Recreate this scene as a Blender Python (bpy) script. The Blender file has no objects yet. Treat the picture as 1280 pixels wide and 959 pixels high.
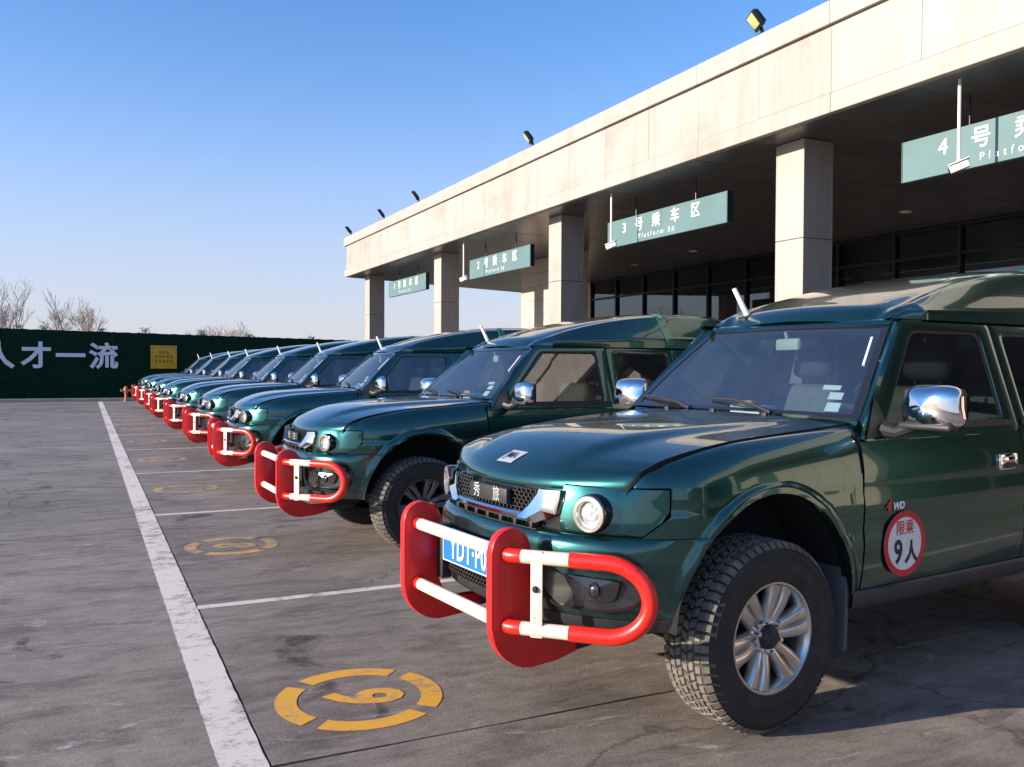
import bpy, bmesh, math, random
from math import sin, cos, pi, radians, sqrt, tan, atan2
from mathutils import Vector, Matrix
import numpy as np

random.seed(7)
SC = bpy.context.scene
COL = SC.collection

# ------------------------------------------------------------------ camera
CAM_H = 1.43
YAW, PITCH, ROLL, FPX = radians(25.849), radians(1.074), radians(0.276), 1099.8
fw = Vector((sin(YAW) * cos(PITCH), cos(YAW) * cos(PITCH), -sin(PITCH)))
rt0 = Vector((cos(YAW), -sin(YAW), 0))
up0 = rt0.cross(fw)
rt = cos(ROLL) * rt0 + sin(ROLL) * up0
up = -sin(ROLL) * rt0 + cos(ROLL) * up0
cam = bpy.data.cameras.new('camera')
cam.sensor_width = 36
cam.lens = FPX / 1280 * 36
cam.clip_end = 4000
cam.clip_start = 0.05
co = bpy.data.objects.new('camera', cam)
COL.objects.link(co)
m = Matrix((rt, up, -fw)).transposed().to_4x4()
m.translation = Vector((0, 0, CAM_H))
co.matrix_world = m
SC.camera = co

# ------------------------------------------------------------------ sky, sun, exposure
SUN_EL = radians(14.4)
SUN_AZ = radians(6.0)              # sun stands towards -X, turned a little to +Y
sun_pos = Vector((-cos(SUN_AZ) * cos(SUN_EL), sin(SUN_AZ) * cos(SUN_EL), sin(SUN_EL)))
w = bpy.data.worlds.new('World')
SC.world = w
w.use_nodes = True
nt = w.node_tree
sky = nt.nodes.new('ShaderNodeTexSky')
sky.sky_type = 'NISHITA'
sky.sun_disc = False
sky.sun_elevation = SUN_EL
sky.sun_rotation = atan2(sun_pos.x, sun_pos.y)
sky.altitude = 200
sky.air_density = 1.0
sky.dust_density = 0.3
sky.ozone_density = 5.0
bg = nt.nodes['Background']
# a pale lavender winter haze lies along the whole horizon and thins upwards
tcw = nt.nodes.new('ShaderNodeTexCoord')
sxw = nt.nodes.new('ShaderNodeSeparateXYZ')
nt.links.new(tcw.outputs['Generated'], sxw.inputs[0])
hz = nt.nodes.new('ShaderNodeMapRange')
hz.interpolation_type = 'SMOOTHERSTEP'
hz.inputs['From Min'].default_value = -0.12
hz.inputs['From Max'].default_value = 0.42
hz.inputs['To Min'].default_value = 0.92
hz.inputs['To Max'].default_value = 0.0
nt.links.new(sxw.outputs['Z'], hz.inputs['Value'])
mxw = nt.nodes.new('ShaderNodeMix')
mxw.data_type = 'RGBA'
mxw.inputs['B'].default_value = (2.62, 2.42, 2.72, 1)
nt.links.new(hz.outputs[0], mxw.inputs['Factor'])
tint = nt.nodes.new('ShaderNodeMix')        # the photograph's vivid white balance
tint.data_type = 'RGBA'
tint.blend_type = 'MULTIPLY'
tint.inputs['Factor'].default_value = 1
tint.inputs['B'].default_value = (0.95, 1.0, 1.07, 1)
nt.links.new(sky.outputs[0], tint.inputs['A'])
nt.links.new(tint.outputs['Result'], mxw.inputs['A'])
nt.links.new(mxw.outputs['Result'], bg.inputs[0])
bg.inputs[1].default_value = 0.15
sun = bpy.data.lights.new('sun', 'SUN')
sun.energy = 4.9
sun.angle = radians(0.5)
sun.color = (1.0, 0.87, 0.72)
so = bpy.data.objects.new('sun', sun)
COL.objects.link(so)
so.rotation_euler = sun_pos.to_track_quat('Z', 'Y').to_euler()
so.location = (-30, 0, 20)
SC.view_settings.view_transform = 'Standard'
SC.view_settings.look = 'None'
SC.view_settings.exposure = 0.84
SC.view_settings.gamma = 1.0
SC.cycles.max_bounces = 10
SC.cycles.transparent_max_bounces = 16


# ------------------------------------------------------------------ materials
def mat(name, color, rough=0.5, metal=0.0, coat=0.0, noise=None, bump=None, spec=0.5, coords='Object', trans=0.0, emis=None, ior=None, coat_rough=0.03):
    """noise = (scale, amount, detail) mottles the colour; bump = (scale, distance)"""
    mt = bpy.data.materials.new(name)
    mt.use_nodes = True
    n, l = mt.node_tree.nodes, mt.node_tree.links
    b = n['Principled BSDF']
    b.inputs['Base Color'].default_value = (*color, 1)
    b.inputs['Roughness'].default_value = rough
    b.inputs['Metallic'].default_value = metal
    b.inputs['Coat Weight'].default_value = coat
    b.inputs['Coat Roughness'].default_value = coat_rough
    b.inputs['Specular IOR Level'].default_value = spec
    b.inputs['Transmission Weight'].default_value = trans
    if ior: b.inputs['IOR'].default_value = ior
    if emis:
        b.inputs['Emission Color'].default_value = (*emis[0], 1)
        b.inputs['Emission Strength'].default_value = emis[1]
    tc = n.new('ShaderNodeTexCoord')
    if noise:
        sc, am, de = noise
        t = n.new('ShaderNodeTexNoise')
        t.inputs['Scale'].default_value = sc
        t.inputs['Detail'].default_value = de
        t.inputs['Roughness'].default_value = 0.65
        l.new(tc.outputs[coords], t.inputs['Vector'])
        mr = n.new('ShaderNodeMapRange')
        mr.inputs['From Min'].default_value = 0.3
        mr.inputs['From Max'].default_value = 0.7
        mr.inputs['To Min'].default_value = 1 - am
        mr.inputs['To Max'].default_value = 1 + am
        l.new(t.outputs['Fac'], mr.inputs['Value'])
        mx = n.new('ShaderNodeMix')
        mx.data_type = 'RGBA'
        mx.blend_type = 'MULTIPLY'
        mx.inputs['Factor'].default_value = 1
        mx.inputs['A'].default_value = (*color, 1)
        l.new(mr.outputs[0], mx.inputs['B'])
        l.new(mx.outputs['Result'], b.inputs['Base Color'])
    if bump:
        t2 = n.new('ShaderNodeTexNoise')
        t2.inputs['Scale'].default_value = bump[0]
        t2.inputs['Detail'].default_value = 6
        l.new(tc.outputs[coords], t2.inputs['Vector'])
        bp = n.new('ShaderNodeBump')
        bp.inputs['Strength'].default_value = 1
        bp.inputs['Distance'].default_value = bump[1]
        l.new(t2.outputs['Fac'], bp.inputs['Height'])
        l.new(bp.outputs['Normal'], b.inputs['Normal'])
    return mt


def glass_mat(name, tint, refl_rough=0.0, ior=1.5, dust_sheen=0.0):
    mt = bpy.data.materials.new(name)
    mt.use_nodes = True
    n, l = mt.node_tree.nodes, mt.node_tree.links
    n.remove(n['Principled BSDF'])
    out = n['Material Output']
    tr = n.new('ShaderNodeBsdfTransparent')
    tr.inputs[0].default_value = (*tint, 1)
    gl = n.new('ShaderNodeBsdfGlossy')
    gl.inputs['Roughness'].default_value = refl_rough
    fr = n.new('ShaderNodeFresnel')
    ge = n.new('ShaderNodeNewGeometry')
    mi = n.new('ShaderNodeMix')           # same reflection from either side of the pane
    mi.data_type = 'FLOAT'
    mi.inputs['A'].default_value = ior
    mi.inputs['B'].default_value = 1 / ior
    l.new(ge.outputs['Backfacing'], mi.inputs['Factor'])
    l.new(mi.outputs[0], fr.inputs['IOR'])
    mx = n.new('ShaderNodeMixShader')
    l.new(fr.outputs[0], mx.inputs[0])
    l.new(tr.outputs[0], mx.inputs[1])
    l.new(gl.outputs[0], mx.inputs[2])
    if dust_sheen:                              # bluish dust film, painted in for a brighter, milkier sky reflection
        df = n.new('ShaderNodeBsdfDiffuse')
        df.inputs[0].default_value = (0.62, 0.66, 0.70, 1)
        tc = n.new('ShaderNodeTexCoord')
        tn = n.new('ShaderNodeTexNoise')
        tn.inputs['Scale'].default_value = 3.0
        tn.inputs['Detail'].default_value = 6
        l.new(tc.outputs['Object'], tn.inputs['Vector'])
        mm = n.new('ShaderNodeMath')
        mm.operation = 'MULTIPLY'
        mm.inputs[1].default_value = dust_sheen * 2
        l.new(tn.outputs['Fac'], mm.inputs[0])
        m3 = n.new('ShaderNodeMixShader')
        l.new(mm.outputs[0], m3.inputs[0])
        l.new(mx.outputs[0], m3.inputs[1])
        l.new(df.outputs[0], m3.inputs[2])
        l.new(m3.outputs[0], out.inputs[0])
    else:
        l.new(mx.outputs[0], out.inputs[0])
    return mt


def concrete_mat():
    mt = bpy.data.materials.new('concrete')
    mt.use_nodes = True
    n, l = mt.node_tree.nodes, mt.node_tree.links
    b = n['Principled BSDF']
    geo = n.new('ShaderNodeNewGeometry')
    oi = n.new('ShaderNodeObjectInfo')

    def noise(scale, detail, rough=0.6, stretch=None, dist=0.0):
        t = n.new('ShaderNodeTexNoise')
        t.inputs['Scale'].default_value = scale
        t.inputs['Detail'].default_value = detail
        t.inputs['Roughness'].default_value = rough
        t.inputs['Distortion'].default_value = dist
        if stretch:
            mp = n.new('ShaderNodeMapping')
            mp.inputs['Scale'].default_value = stretch
            l.new(geo.outputs['Position'], mp.inputs[0])
            l.new(mp.outputs[0], t.inputs['Vector'])
        else:
            l.new(geo.outputs['Position'], t.inputs['Vector'])
        return t.outputs['Fac']

    def ramp(src, stops):
        r = n.new('ShaderNodeValToRGB')
        e = r.color_ramp.elements
        while len(e) < len(stops): e.new(0.5)
        for k, (p, c) in enumerate(stops):
            e[k].position = p
            e[k].color = (*c, 1)
        l.new(src, r.inputs[0])
        return r.outputs[0]

    def mul(a, bb, f=1.0, mode='MULTIPLY'):
        x = n.new('ShaderNodeMix')
        x.data_type = 'RGBA'
        x.blend_type = mode
        x.inputs['Factor'].default_value = f
        l.new(a, x.inputs['A'])
        l.new(bb, x.inputs['B'])
        return x.outputs['Result']
    base = ramp(noise(0.55, 8), [(0.3, (0.225, 0.190, 0.160)), (0.5, (0.290, 0.246, 0.209)), (0.72, (0.365, 0.313, 0.268))])
    fine = ramp(noise(70, 10, 0.8), [(0.3, (0.55, 0.55, 0.55)), (0.5, (1.0, 1.0, 1.0)), (0.72, (1.3, 1.3, 1.3))])
    mid = ramp(noise(7, 10, 0.75, (1, 2.2, 1), 0.4), [(0.3, (0.70, 0.69, 0.68)), (0.55, (1.0, 1.0, 1.0)), (0.75, (1.12, 1.12, 1.12))])
    fleck = ramp(noise(38, 3, 0.5), [(0.70, (0, 0, 0)), (0.78, (0.22, 0.21, 0.20))])
    speck = ramp(noise(21, 4, 0.6), [(0.24, (0.35, 0.33, 0.32)), (0.31, (1, 1, 1))])
    grime = ramp(noise(1.7, 9, 0.7, (1.0, 2.6, 1.0), 0.6), [(0.36, (0.60, 0.58, 0.57)), (0.53, (1.0, 1.0, 1.0))])
    stain = ramp(noise(1.7, 7, 0.6, None, 0.6), [(0.31, (0.36, 0.34, 0.33)), (0.37, (1, 1, 1))])
    c = mul(mul(mul(mul(mul(base, fine), grime), stain), mid), speck)
    # pale dry scuffs
    sc = ramp(noise(3.2, 12, 0.75, (0.6, 1.3, 1), 1.4), [(0.585, (0, 0, 0)), (0.69, (0.22, 0.215, 0.21))])
    c = mul(mul(c, sc, 1.0, 'ADD'), fleck, 1.0, 'ADD')
    vo = n.new('ShaderNodeTexVoronoi')
    vo.feature = 'DISTANCE_TO_EDGE'
    vo.inputs['Scale'].default_value = 0.22
    wob = n.new('ShaderNodeTexNoise')
    wob.inputs['Scale'].default_value = 1.6
    wob.inputs['Detail'].default_value = 6
    l.new(geo.outputs['Position'], wob.inputs['Vector'])
    ws_ = n.new('ShaderNodeVectorMath')
    ws_.operation = 'MULTIPLY_ADD'
    ws_.inputs[1].default_value = (0.9, 0.9, 0)
    l.new(wob.outputs['Color'], ws_.inputs[0])
    l.new(geo.outputs['Position'], ws_.inputs[2])
    l.new(ws_.outputs[0], vo.inputs['Vector'])
    c = mul(c, ramp(vo.outputs['Distance'], [(0.0, (0.52, 0.50, 0.49)), (0.0018, (1, 1, 1))]))
    rv = n.new('ShaderNodeMapRange')
    rv.inputs['To Min'].default_value = 0.9
    rv.inputs['To Max'].default_value = 1.06
    l.new(oi.outputs['Random'], rv.inputs['Value'])
    c = mul(c, rv.outputs[0])
    l.new(c, b.inputs['Base Color'])
    b.inputs['Roughness'].default_value = 0.72
    b.inputs['Specular IOR Level'].default_value = 0.35
    bp = n.new('ShaderNodeBump')
    bp.inputs['Distance'].default_value = 0.006
    l.new(noise(60, 10, 0.85), bp.inputs['Height'])
    l.new(bp.outputs[0], b.inputs['Normal'])
    return mt


def paint_line_mat(name, color, wear=0.45, under=(0.285, 0.226, 0.183)):
    """road paint, worn through to the concrete in flakes"""
    mt = bpy.data.materials.new(name)
    mt.use_nodes = True
    n, l = mt.node_tree.nodes, mt.node_tree.links
    b = n['Principled BSDF']
    geo = n.new('ShaderNodeNewGeometry')
    t = n.new('ShaderNodeTexNoise')
    t.inputs['Scale'].default_value = 9
    t.inputs['Detail'].default_value = 12
    t.inputs['Roughness'].default_value = 0.8
    l.new(geo.outputs['Position'], t.inputs['Vector'])
    t3 = n.new('ShaderNodeTexNoise')
    t3.inputs['Scale'].default_value = 1.3
    t3.inputs['Detail'].default_value = 4
    l.new(geo.outputs['Position'], t3.inputs['Vector'])
    ad = n.new('ShaderNodeMath')
    ad.operation = 'MULTIPLY_ADD'
    ad.inputs[1].default_value = 0.55
    l.new(t3.outputs['Fac'], ad.inputs[0])
    l.new(t.outputs['Fac'], ad.inputs[2])
    r = n.new('ShaderNodeValToRGB')
    e = r.color_ramp.elements
    e[0].position = wear + 0.10
    e[0].color = (*under, 1)
    e[1].position = wear + 0.24
    e[1].color = (*color, 1)
    l.new(ad.outputs[0], r.inputs[0])
    l.new(r.outputs[0], b.inputs['Base Color'])
    b.inputs['Roughness'].default_value = 0.75
    return mt


def cladding_mat():
    mt = bpy.data.materials.new('cladding')
    mt.use_nodes = True
    n, l = mt.node_tree.nodes, mt.node_tree.links
    b = n['Principled BSDF']
    geo = n.new('ShaderNodeNewGeometry')
    oi = n.new('ShaderNodeObjectInfo')

    def noise(scale, detail, stretch):
        t = n.new('ShaderNodeTexNoise')
        t.inputs['Scale'].default_value = scale
        t.inputs['Detail'].default_value = detail
        t.inputs['Roughness'].default_value = 0.7
        mp = n.new('ShaderNodeMapping')
        mp.inputs['Scale'].default_value = stretch
        l.new(geo.outputs['Position'], mp.inputs[0])
        l.new(mp.outputs[0], t.inputs['Vector'])
        return t.outputs['Fac']

    def ramp(src, a, bb):
        r = n.new('ShaderNodeValToRGB')
        e = r.color_ramp.elements
        e[0].position, e[0].color = a[0], (*a[1], 1)
        e[1].position, e[1].color = bb[0], (*bb[1], 1)
        l.new(src, r.inputs[0])
        return r.outputs[0]

    def mul(a, bb):
        x = n.new('ShaderNodeMix')
        x.data_type = 'RGBA'
        x.blend_type = 'MULTIPLY'
        x.inputs['Factor'].default_value = 1
        l.new(a, x.inputs['A'])
        l.new(bb, x.inputs['B'])
        return x.outputs['Result']
    base = ramp(noise(0.5, 4, (1, 1, 1)), (0.3, (0.375, 0.328, 0.288)), (0.7, (0.42, 0.372, 0.330)))
    drip = ramp(noise(1.6, 6, (1, 1.6, 0.22)), (0.34, (0.88, 0.85, 0.81)), (0.5, (1, 1, 1)))
    blot = ramp(noise(0.8, 8, (1, 0.7, 1.4)), (0.3, (0.80, 0.78, 0.75)), (0.46, (1, 1, 1)))
    rv = n.new('ShaderNodeMapRange')
    rv.inputs['To Min'].default_value = 0.94
    rv.inputs['To Max'].default_value = 1.03
    l.new(oi.outputs['Random'], rv.inputs['Value'])
    l.new(mul(mul(mul(base, drip), blot), rv.outputs[0]), b.inputs['Base Color'])
    b.inputs['Roughness'].default_value = 0.55
    return mt


M = {}
M['concrete'] = concrete_mat()
M['joint'] = mat('joint_fill', (0.035, 0.032, 0.03), 0.9, noise=(3, 0.3, 4))
M['white_line'] = paint_line_mat('white_line', (0.76, 0.67, 0.585), 0.54)
M['thin_line'] = paint_line_mat('thin_line', (0.74, 0.65, 0.56), 0.51)
M['yellow_line'] = paint_line_mat('yellow_line', (0.80, 0.40, 0.04), 0.50)
M['yellow_faded'] = paint_line_mat('yellow_faded', (0.66, 0.38, 0.09), 0.60)
M['cladding'] = cladding_mat()
M['soffit'] = mat('soffit', (0.095, 0.092, 0.094), 0.34, 0.0, noise=(0.7, 0.25, 5), coords='Object')
M['mullion'] = mat('mullion', (0.03, 0.03, 0.032), 0.4, 0.3)
M['interior'] = mat('interior', (0.05, 0.048, 0.046), 0.9)
M['pane'] = glass_mat('pane', (0.20, 0.24, 0.25), 0.0, 2.1)
M['sign'] = mat('sign_face', (0.115, 0.195, 0.20), 0.36, noise=(1.2, 0.08, 3))
M['sign_edge'] = mat('sign_edge', (0.02, 0.05, 0.05), 0.4)
M['sign_text'] = mat('sign_text', (0.80, 0.80, 0.74), 0.5)
M['white_metal'] = mat('white_metal', (0.78, 0.76, 0.72), 0.4)
M['dark_metal'] = mat('dark_metal', (0.018, 0.018, 0.02), 0.4, 0.2)
M['led'] = mat('led', (0.75, 0.66, 0.22), 0.25, coat=0.6, noise=(30, 0.2, 2))
M['tile'] = mat('wall_tile', (0.60, 0.48, 0.38), 0.5, noise=(2.5, 0.10, 4))
# green faux-turf hoarding
M['hoarding'] = mat('hoarding', (0.0045, 0.027, 0.014), 0.95, noise=(9, 0.45, 8), bump=(60, 0.02), spec=0.15)
M['letter'] = mat('hoarding_letter', (0.70, 0.72, 0.75), 0.6, noise=(6, 0.08, 4))
M['plaque'] = mat('plaque', (0.62, 0.34, 0.015), 0.5, noise=(4, 0.15, 5))
M['plaque_dark'] = mat('plaque_dark', (0.30, 0.15, 0.008), 0.5)
M['kerb'] = mat('kerb', (0.42, 0.36, 0.26), 0.85, noise=(4, 0.25, 6))
M['verge'] = mat('verge', (0.30, 0.26, 0.14), 0.95, noise=(6, 0.35, 6))
M['bark'] = mat('bark', (0.20, 0.165, 0.14), 0.9, noise=(12, 0.25, 4))
M['twig'] = mat('twig', (0.36, 0.31, 0.28), 0.9)
M['needle'] = mat('needle', (0.03, 0.05, 0.025), 0.9, noise=(20, 0.3, 3))
M['palm'] = mat('palm_leaf', (0.09, 0.13, 0.03), 0.6, noise=(9, 0.3, 3))
M['petal'] = mat('petal', (0.55, 0.10, 0.22), 0.7, noise=(30, 0.35, 3))
M['pot'] = mat('pot', (0.24, 0.22, 0.2), 0.7)
M['hydrant'] = mat('hydrant_paint', (0.55, 0.16, 0.08), 0.6, noise=(14, 0.3, 5))
M['hydrant_top'] = mat('hydrant_cap', (0.45, 0.33, 0.2), 0.6, noise=(14, 0.3, 5))


def paint():
    mt = bpy.data.materials.new('car_paint')
    mt.use_nodes = True
    n, l = mt.node_tree.nodes, mt.node_tree.links
    b = n['Principled BSDF']
    b.inputs['Metallic'].default_value = 0.88
    b.inputs['Roughness'].default_value = 0.26
    b.inputs['Coat Weight'].default_value = 1.0
    b.inputs['Coat Roughness'].default_value = 0.025
    b.inputs['Coat IOR'].default_value = 1.6
    tc = n.new('ShaderNodeTexCoord')
    t = n.new('ShaderNodeTexNoise')
    t.inputs['Scale'].default_value = 2.2
    t.inputs['Detail'].default_value = 9
    t.inputs['Roughness'].default_value = 0.7
    l.new(tc.outputs['Object'], t.inputs['Vector'])
    sx = n.new('ShaderNodeSeparateXYZ')
    l.new(tc.outputs['Object'], sx.inputs[0])
    mr = n.new('ShaderNodeMapRange')      # road dust gathers low on the body
    mr.inputs['From Min'].default_value = 0.95
    mr.inputs['From Max'].default_value = 0.40
    mr.inputs['To Min'].default_value = 0.02
    mr.inputs['To Max'].default_value = 0.16
    l.new(sx.outputs['Z'], mr.inputs['Value'])
    mm = n.new('ShaderNodeMath')
    mm.operation = 'MULTIPLY'
    l.new(mr.outputs[0], mm.inputs[0])
    l.new(t.outputs['Fac'], mm.inputs[1])
    mx = n.new('ShaderNodeMix')
    mx.data_type = 'RGBA'
    mx.inputs['A'].default_value = (0.0108, 0.084, 0.078, 1)
    mx.inputs['B'].default_value = (0.16, 0.135, 0.105, 1)
    l.new(mm.outputs[0], mx.inputs['Factor'])
    l.new(mx.outputs['Result'], b.inputs['Base Color'])
    m2 = n.new('ShaderNodeMapRange')
    m2.inputs['From Max'].default_value = 0.3
    m2.inputs['To Min'].default_value = 0.02
    m2.inputs['To Max'].default_value = 0.22
    l.new(mm.outputs[0], m2.inputs['Value'])
    l.new(m2.outputs[0], b.inputs['Coat Roughness'])
    return mt


def worn(name, color, chip, rough, coat, amount):
    """painted steel with scuffs and chips"""
    mt = mat(name, color, rough, 0, coat, noise=(3.5, 0.12, 5), coat_rough=0.14)
    n, l = mt.node_tree.nodes, mt.node_tree.links
    b = n['Principled BSDF']
    src = b.inputs['Base Color'].links[0].from_socket
    tc = n['Texture Coordinate'] if 'Texture Coordinate' in n else n.new('ShaderNodeTexCoord')
    out = src
    for sc, lo, hi, k in ((34, .66, .69, 1.0), (7, .56, .78, .55)):
        t = n.new('ShaderNodeTexNoise')
        t.inputs['Scale'].default_value = sc
        t.inputs['Detail'].default_value = 7
        t.inputs['Roughness'].default_value = 0.65
        l.new(tc.outputs['Object'], t.inputs['Vector'])
        r = n.new('ShaderNodeMapRange')
        r.inputs['From Min'].default_value = lo - amount
        r.inputs['From Max'].default_value = hi - amount
        r.inputs['To Max'].default_value = k
        l.new(t.outputs['Fac'], r.inputs['Value'])
        x = n.new('ShaderNodeMix')
        x.data_type = 'RGBA'
        x.inputs['B'].default_value = (*chip, 1)
        l.new(r.outputs[0], x.inputs['Factor'])
        l.new(out, x.inputs['A'])
        out = x.outputs['Result']
    l.new(out, b.inputs['Base Color'])
    return mt


M['paint'] = paint()
M['chrome'] = mat('chrome', (0.78, 0.78, 0.79), 0.06, 1.0)
M['lens'] = mat('lamp_lens', (0.75, 0.76, 0.76), 0.10, 0.55, coat=1.0, noise=(60, 0.35, 2))
M['lens_ring'] = mat('lamp_ring', (0.55, 0.53, 0.48), 0.22, 0.8)
M['black_plastic'] = mat('black_plastic', (0.022, 0.022, 0.023), 0.5, noise=(5, 0.3, 5))
M['gloss_black'] = mat('gloss_black', (0.012, 0.012, 0.013), 0.12, coat=1.0)
M['smoke'] = mat('smoked_lens', (0.016, 0.016, 0.016), 0.25, 0.0, coat=0.4)
M['void'] = mat('underbody', (0.010, 0.010, 0.010), 0.95)
M['rubber'] = mat('rubber', (0.026, 0.025, 0.024), 0.75, noise=(9, 0.35, 6), bump=(60, 0.001))
M['tread'] = mat('tread_rubber', (0.15, 0.133, 0.11), 0.85, noise=(14, 0.4, 6))
M['alloy'] = mat('alloy', (0.60, 0.58, 0.55), 0.27, 0.9, noise=(7, 0.14, 5))
M['alloy_dark'] = mat('dark_alloy', (0.17, 0.17, 0.175), 0.35, 0.8, noise=(7, 0.14, 5))
M['red'] = worn('red_paint', (0.80, 0.018, 0.008), (0.30, 0.012, 0.010), 0.34, 0.45, 0.0)
M['plate_red'] = worn('red_plate_paint', (0.68, 0.012, 0.012), (0.22, 0.012, 0.014), 0.42, 0.18, 0.0)
M['white_paint'] = worn('white_paint', (0.76, 0.67, 0.54), (0.34, 0.27, 0.20), 0.45, 0.1, 0.01)
M['plate_blue'] = mat('plate_blue', (0.015, 0.16, 0.62), 0.35)
M['plate_white'] = mat('plate_white', (0.85, 0.87, 0.88), 0.4)
M['sticker_white'] = mat('sticker_white', (0.78, 0.79, 0.80), 0.5, noise=(8, 0.06, 4))
M['sticker_silver'] = mat('sticker_silver', (0.62, 0.62, 0.64), 0.3, 0.5)
M['sticker_red'] = mat('sticker_red', (0.62, 0.016, 0.025), 0.5)
M['ink'] = mat('ink', (0.015, 0.015, 0.017), 0.5)
M['badge_grey'] = mat('badge_grey', (0.45, 0.45, 0.44), 0.5)
M['windshield'] = glass_mat('windshield', (0.62, 0.78, 0.84), 0.0, 3.6, 0.018)
M['sideglass'] = glass_mat('side_glass', (0.26, 0.30, 0.30), 0.0, 2.6, 0.02)
M['seat_dark'] = mat('seat_dark', (0.03, 0.03, 0.033), 0.8)
M['seat_grey'] = mat('seat_grey', (0.15, 0.145, 0.125), 0.8, noise=(25, 0.2, 4))
M['dash'] = mat('dashboard', (0.07, 0.075, 0.08), 0.7)
M['cream'] = mat('cream_plastic', (0.55, 0.50, 0.40), 0.5)
M['tissue'] = mat('tissue_box', (0.68, 0.72, 0.66), 0.6)
M['tissue_orange'] = mat('orange_card', (0.85, 0.28, 0.04), 0.6)
M['paper'] = mat('paper', (0.75, 0.72, 0.68), 0.7)
M['flap'] = mat('mud_flap', (0.10, 0.105, 0.105), 0.6, noise=(5, 0.2, 5))
M['sill'] = mat('sill_plastic', (0.045, 0.045, 0.047), 0.42, noise=(5, 0.3, 5))
M['roofband'] = mat('green_band', (0.025, 0.15, 0.115), 0.14, 0.3, coat=1.0)
M['decal_red'] = mat('decal_red', (0.60, 0.03, 0.02), 0.4)


# ------------------------------------------------------------------ mesh helpers
class MB:
    def __init__(s):
        s.bm = bmesh.new()

    def grid(s, rows, close_u=False, close_v=False, flip=False):
        """rows: list of equally long lists of points"""
        vs = [[s.bm.verts.new(p) for p in r] for r in rows]
        nr, nc = len(vs), len(vs[0])
        for i in range(nr if close_u else nr - 1):
            for j in range(nc if close_v else nc - 1):
                q = [vs[i][j], vs[i][(j + 1) % nc], vs[(i + 1) % nr][(j + 1) % nc], vs[(i + 1) % nr][j]]
                if flip: q.reverse()
                try: s.bm.faces.new(q)
                except ValueError: pass
        return vs

    def poly(s, pts):
        s.bm.faces.new([s.bm.verts.new(p) for p in pts])

    def box(s, c, size, mtx=None, bevel=0.0, seg=2):
        r = bmesh.ops.create_cube(s.bm, size=1)
        vs = r['verts']
        for v in vs: v.co = Vector((v.co.x * size[0], v.co.y * size[1], v.co.z * size[2]))
        if bevel:
            es = list({e for v in vs for e in v.link_edges})
            rb = bmesh.ops.bevel(s.bm, geom=es, offset=bevel, segments=seg, affect='EDGES', profile=0.5)
            vs = list({v for f in rb['faces'] for v in f.verts} | {v for v in vs if v.is_valid})
        for v in vs:
            if mtx is not None: v.co = mtx @ v.co
            v.co += Vector(c)
        return s

    def prism(s, loop, axis, a, b, bevel=0.0):
        """loop of 2D points extruded along axis from a to b"""
        def P(p, t):
            if axis == 'x': return (t, p[0], p[1])
            if axis == 'y': return (p[0], t, p[1])
            return (p[0], p[1], t)
        A = [s.bm.verts.new(P(p, a)) for p in loop]
        B = [s.bm.verts.new(P(p, b)) for p in loop]
        fs = [s.bm.faces.new(A), s.bm.faces.new(list(reversed(B)))]
        n = len(loop)
        for i in range(n):
            fs.append(s.bm.faces.new([A[(i + 1) % n], A[i], B[i], B[(i + 1) % n]]))
        if bevel:
            es = list(set(list(fs[0].edges) + list(fs[1].edges)))
            bmesh.ops.bevel(s.bm, geom=es, offset=bevel, segments=2, affect='EDGES', profile=0.5)
        return s

    def tube(s, path, r, n=12, caps=True):
        pts = [Vector(p) for p in path]
        rs = r if isinstance(r, (list, tuple)) else [r] * len(pts)
        rows = []
        prev = None
        for i, p in enumerate(pts):
            a = pts[max(i - 1, 0)]
            b = pts[min(i + 1, len(pts) - 1)]
            t = (b - a).normalized()
            if prev is None:
                ref = Vector((0, 0, 1)) if abs(t.z) < 0.9 else Vector((1, 0, 0))
                u = t.cross(ref).normalized()
            else:
                u = (prev - t * prev.dot(t)).normalized()
            prev = u
            v = t.cross(u)
            rows.append([p + (u * cos(2 * pi * k / n) + v * sin(2 * pi * k / n)) * rs[i] for k in range(n)])
        vs = s.grid(rows, close_v=True)
        if caps:
            s.bm.faces.new(list(reversed(vs[0])))
            s.bm.faces.new(vs[-1])
        return s

    def lathe(s, prof, c, axis='z', n=24, mtx=None):
        """prof: (radius, height) pairs along axis"""
        rows = []
        for r, h in prof:
            row = []
            for k in range(n):
                a = 2 * pi * k / n
                if axis == 'z': p = Vector((r * cos(a), r * sin(a), h))
                elif axis == 'y': p = Vector((r * cos(a), h, r * sin(a)))
                else: p = Vector((h, r * cos(a), r * sin(a)))
                if mtx is not None: p = mtx @ p
                row.append(p + Vector(c))
            rows.append(row)
        s.grid(rows, close_v=True)
        return s

    def build(s, name, material, parent=None, smooth=35, loc=None, **props):
        me = bpy.data.meshes.new(name)
        s.bm.to_mesh(me)
        s.bm.free()
        if isinstance(material, (list, tuple)):
            for x in material: me.materials.append(x)
        else: me.materials.append(material)
        if smooth:
            me.shade_smooth()
            me.set_sharp_from_angle(angle=radians(smooth))
        o = bpy.data.objects.new(name, me)
        COL.objects.link(o)
        if parent: o.parent = parent
        if loc: o.location = loc
        for k, v in props.items(): o[k] = v
        return o


def empty(name, loc=(0, 0, 0), rz=0.0, parent=None, **props):
    o = bpy.data.objects.new(name, None)
    COL.objects.link(o)
    o.location = loc
    o.rotation_euler = (0, 0, rz)
    o.empty_display_size = 0.1
    if parent: o.parent = parent
    for k, v in props.items(): o[k] = v
    return o


def copy_tree(o, parent=None, skip=()):
    c = o.copy()
    COL.objects.link(c)
    if parent: c.parent = parent
    for ch in o.children:
        if ch.name.split('.')[0] not in skip: copy_tree(ch, c, skip)
    return c


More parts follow.
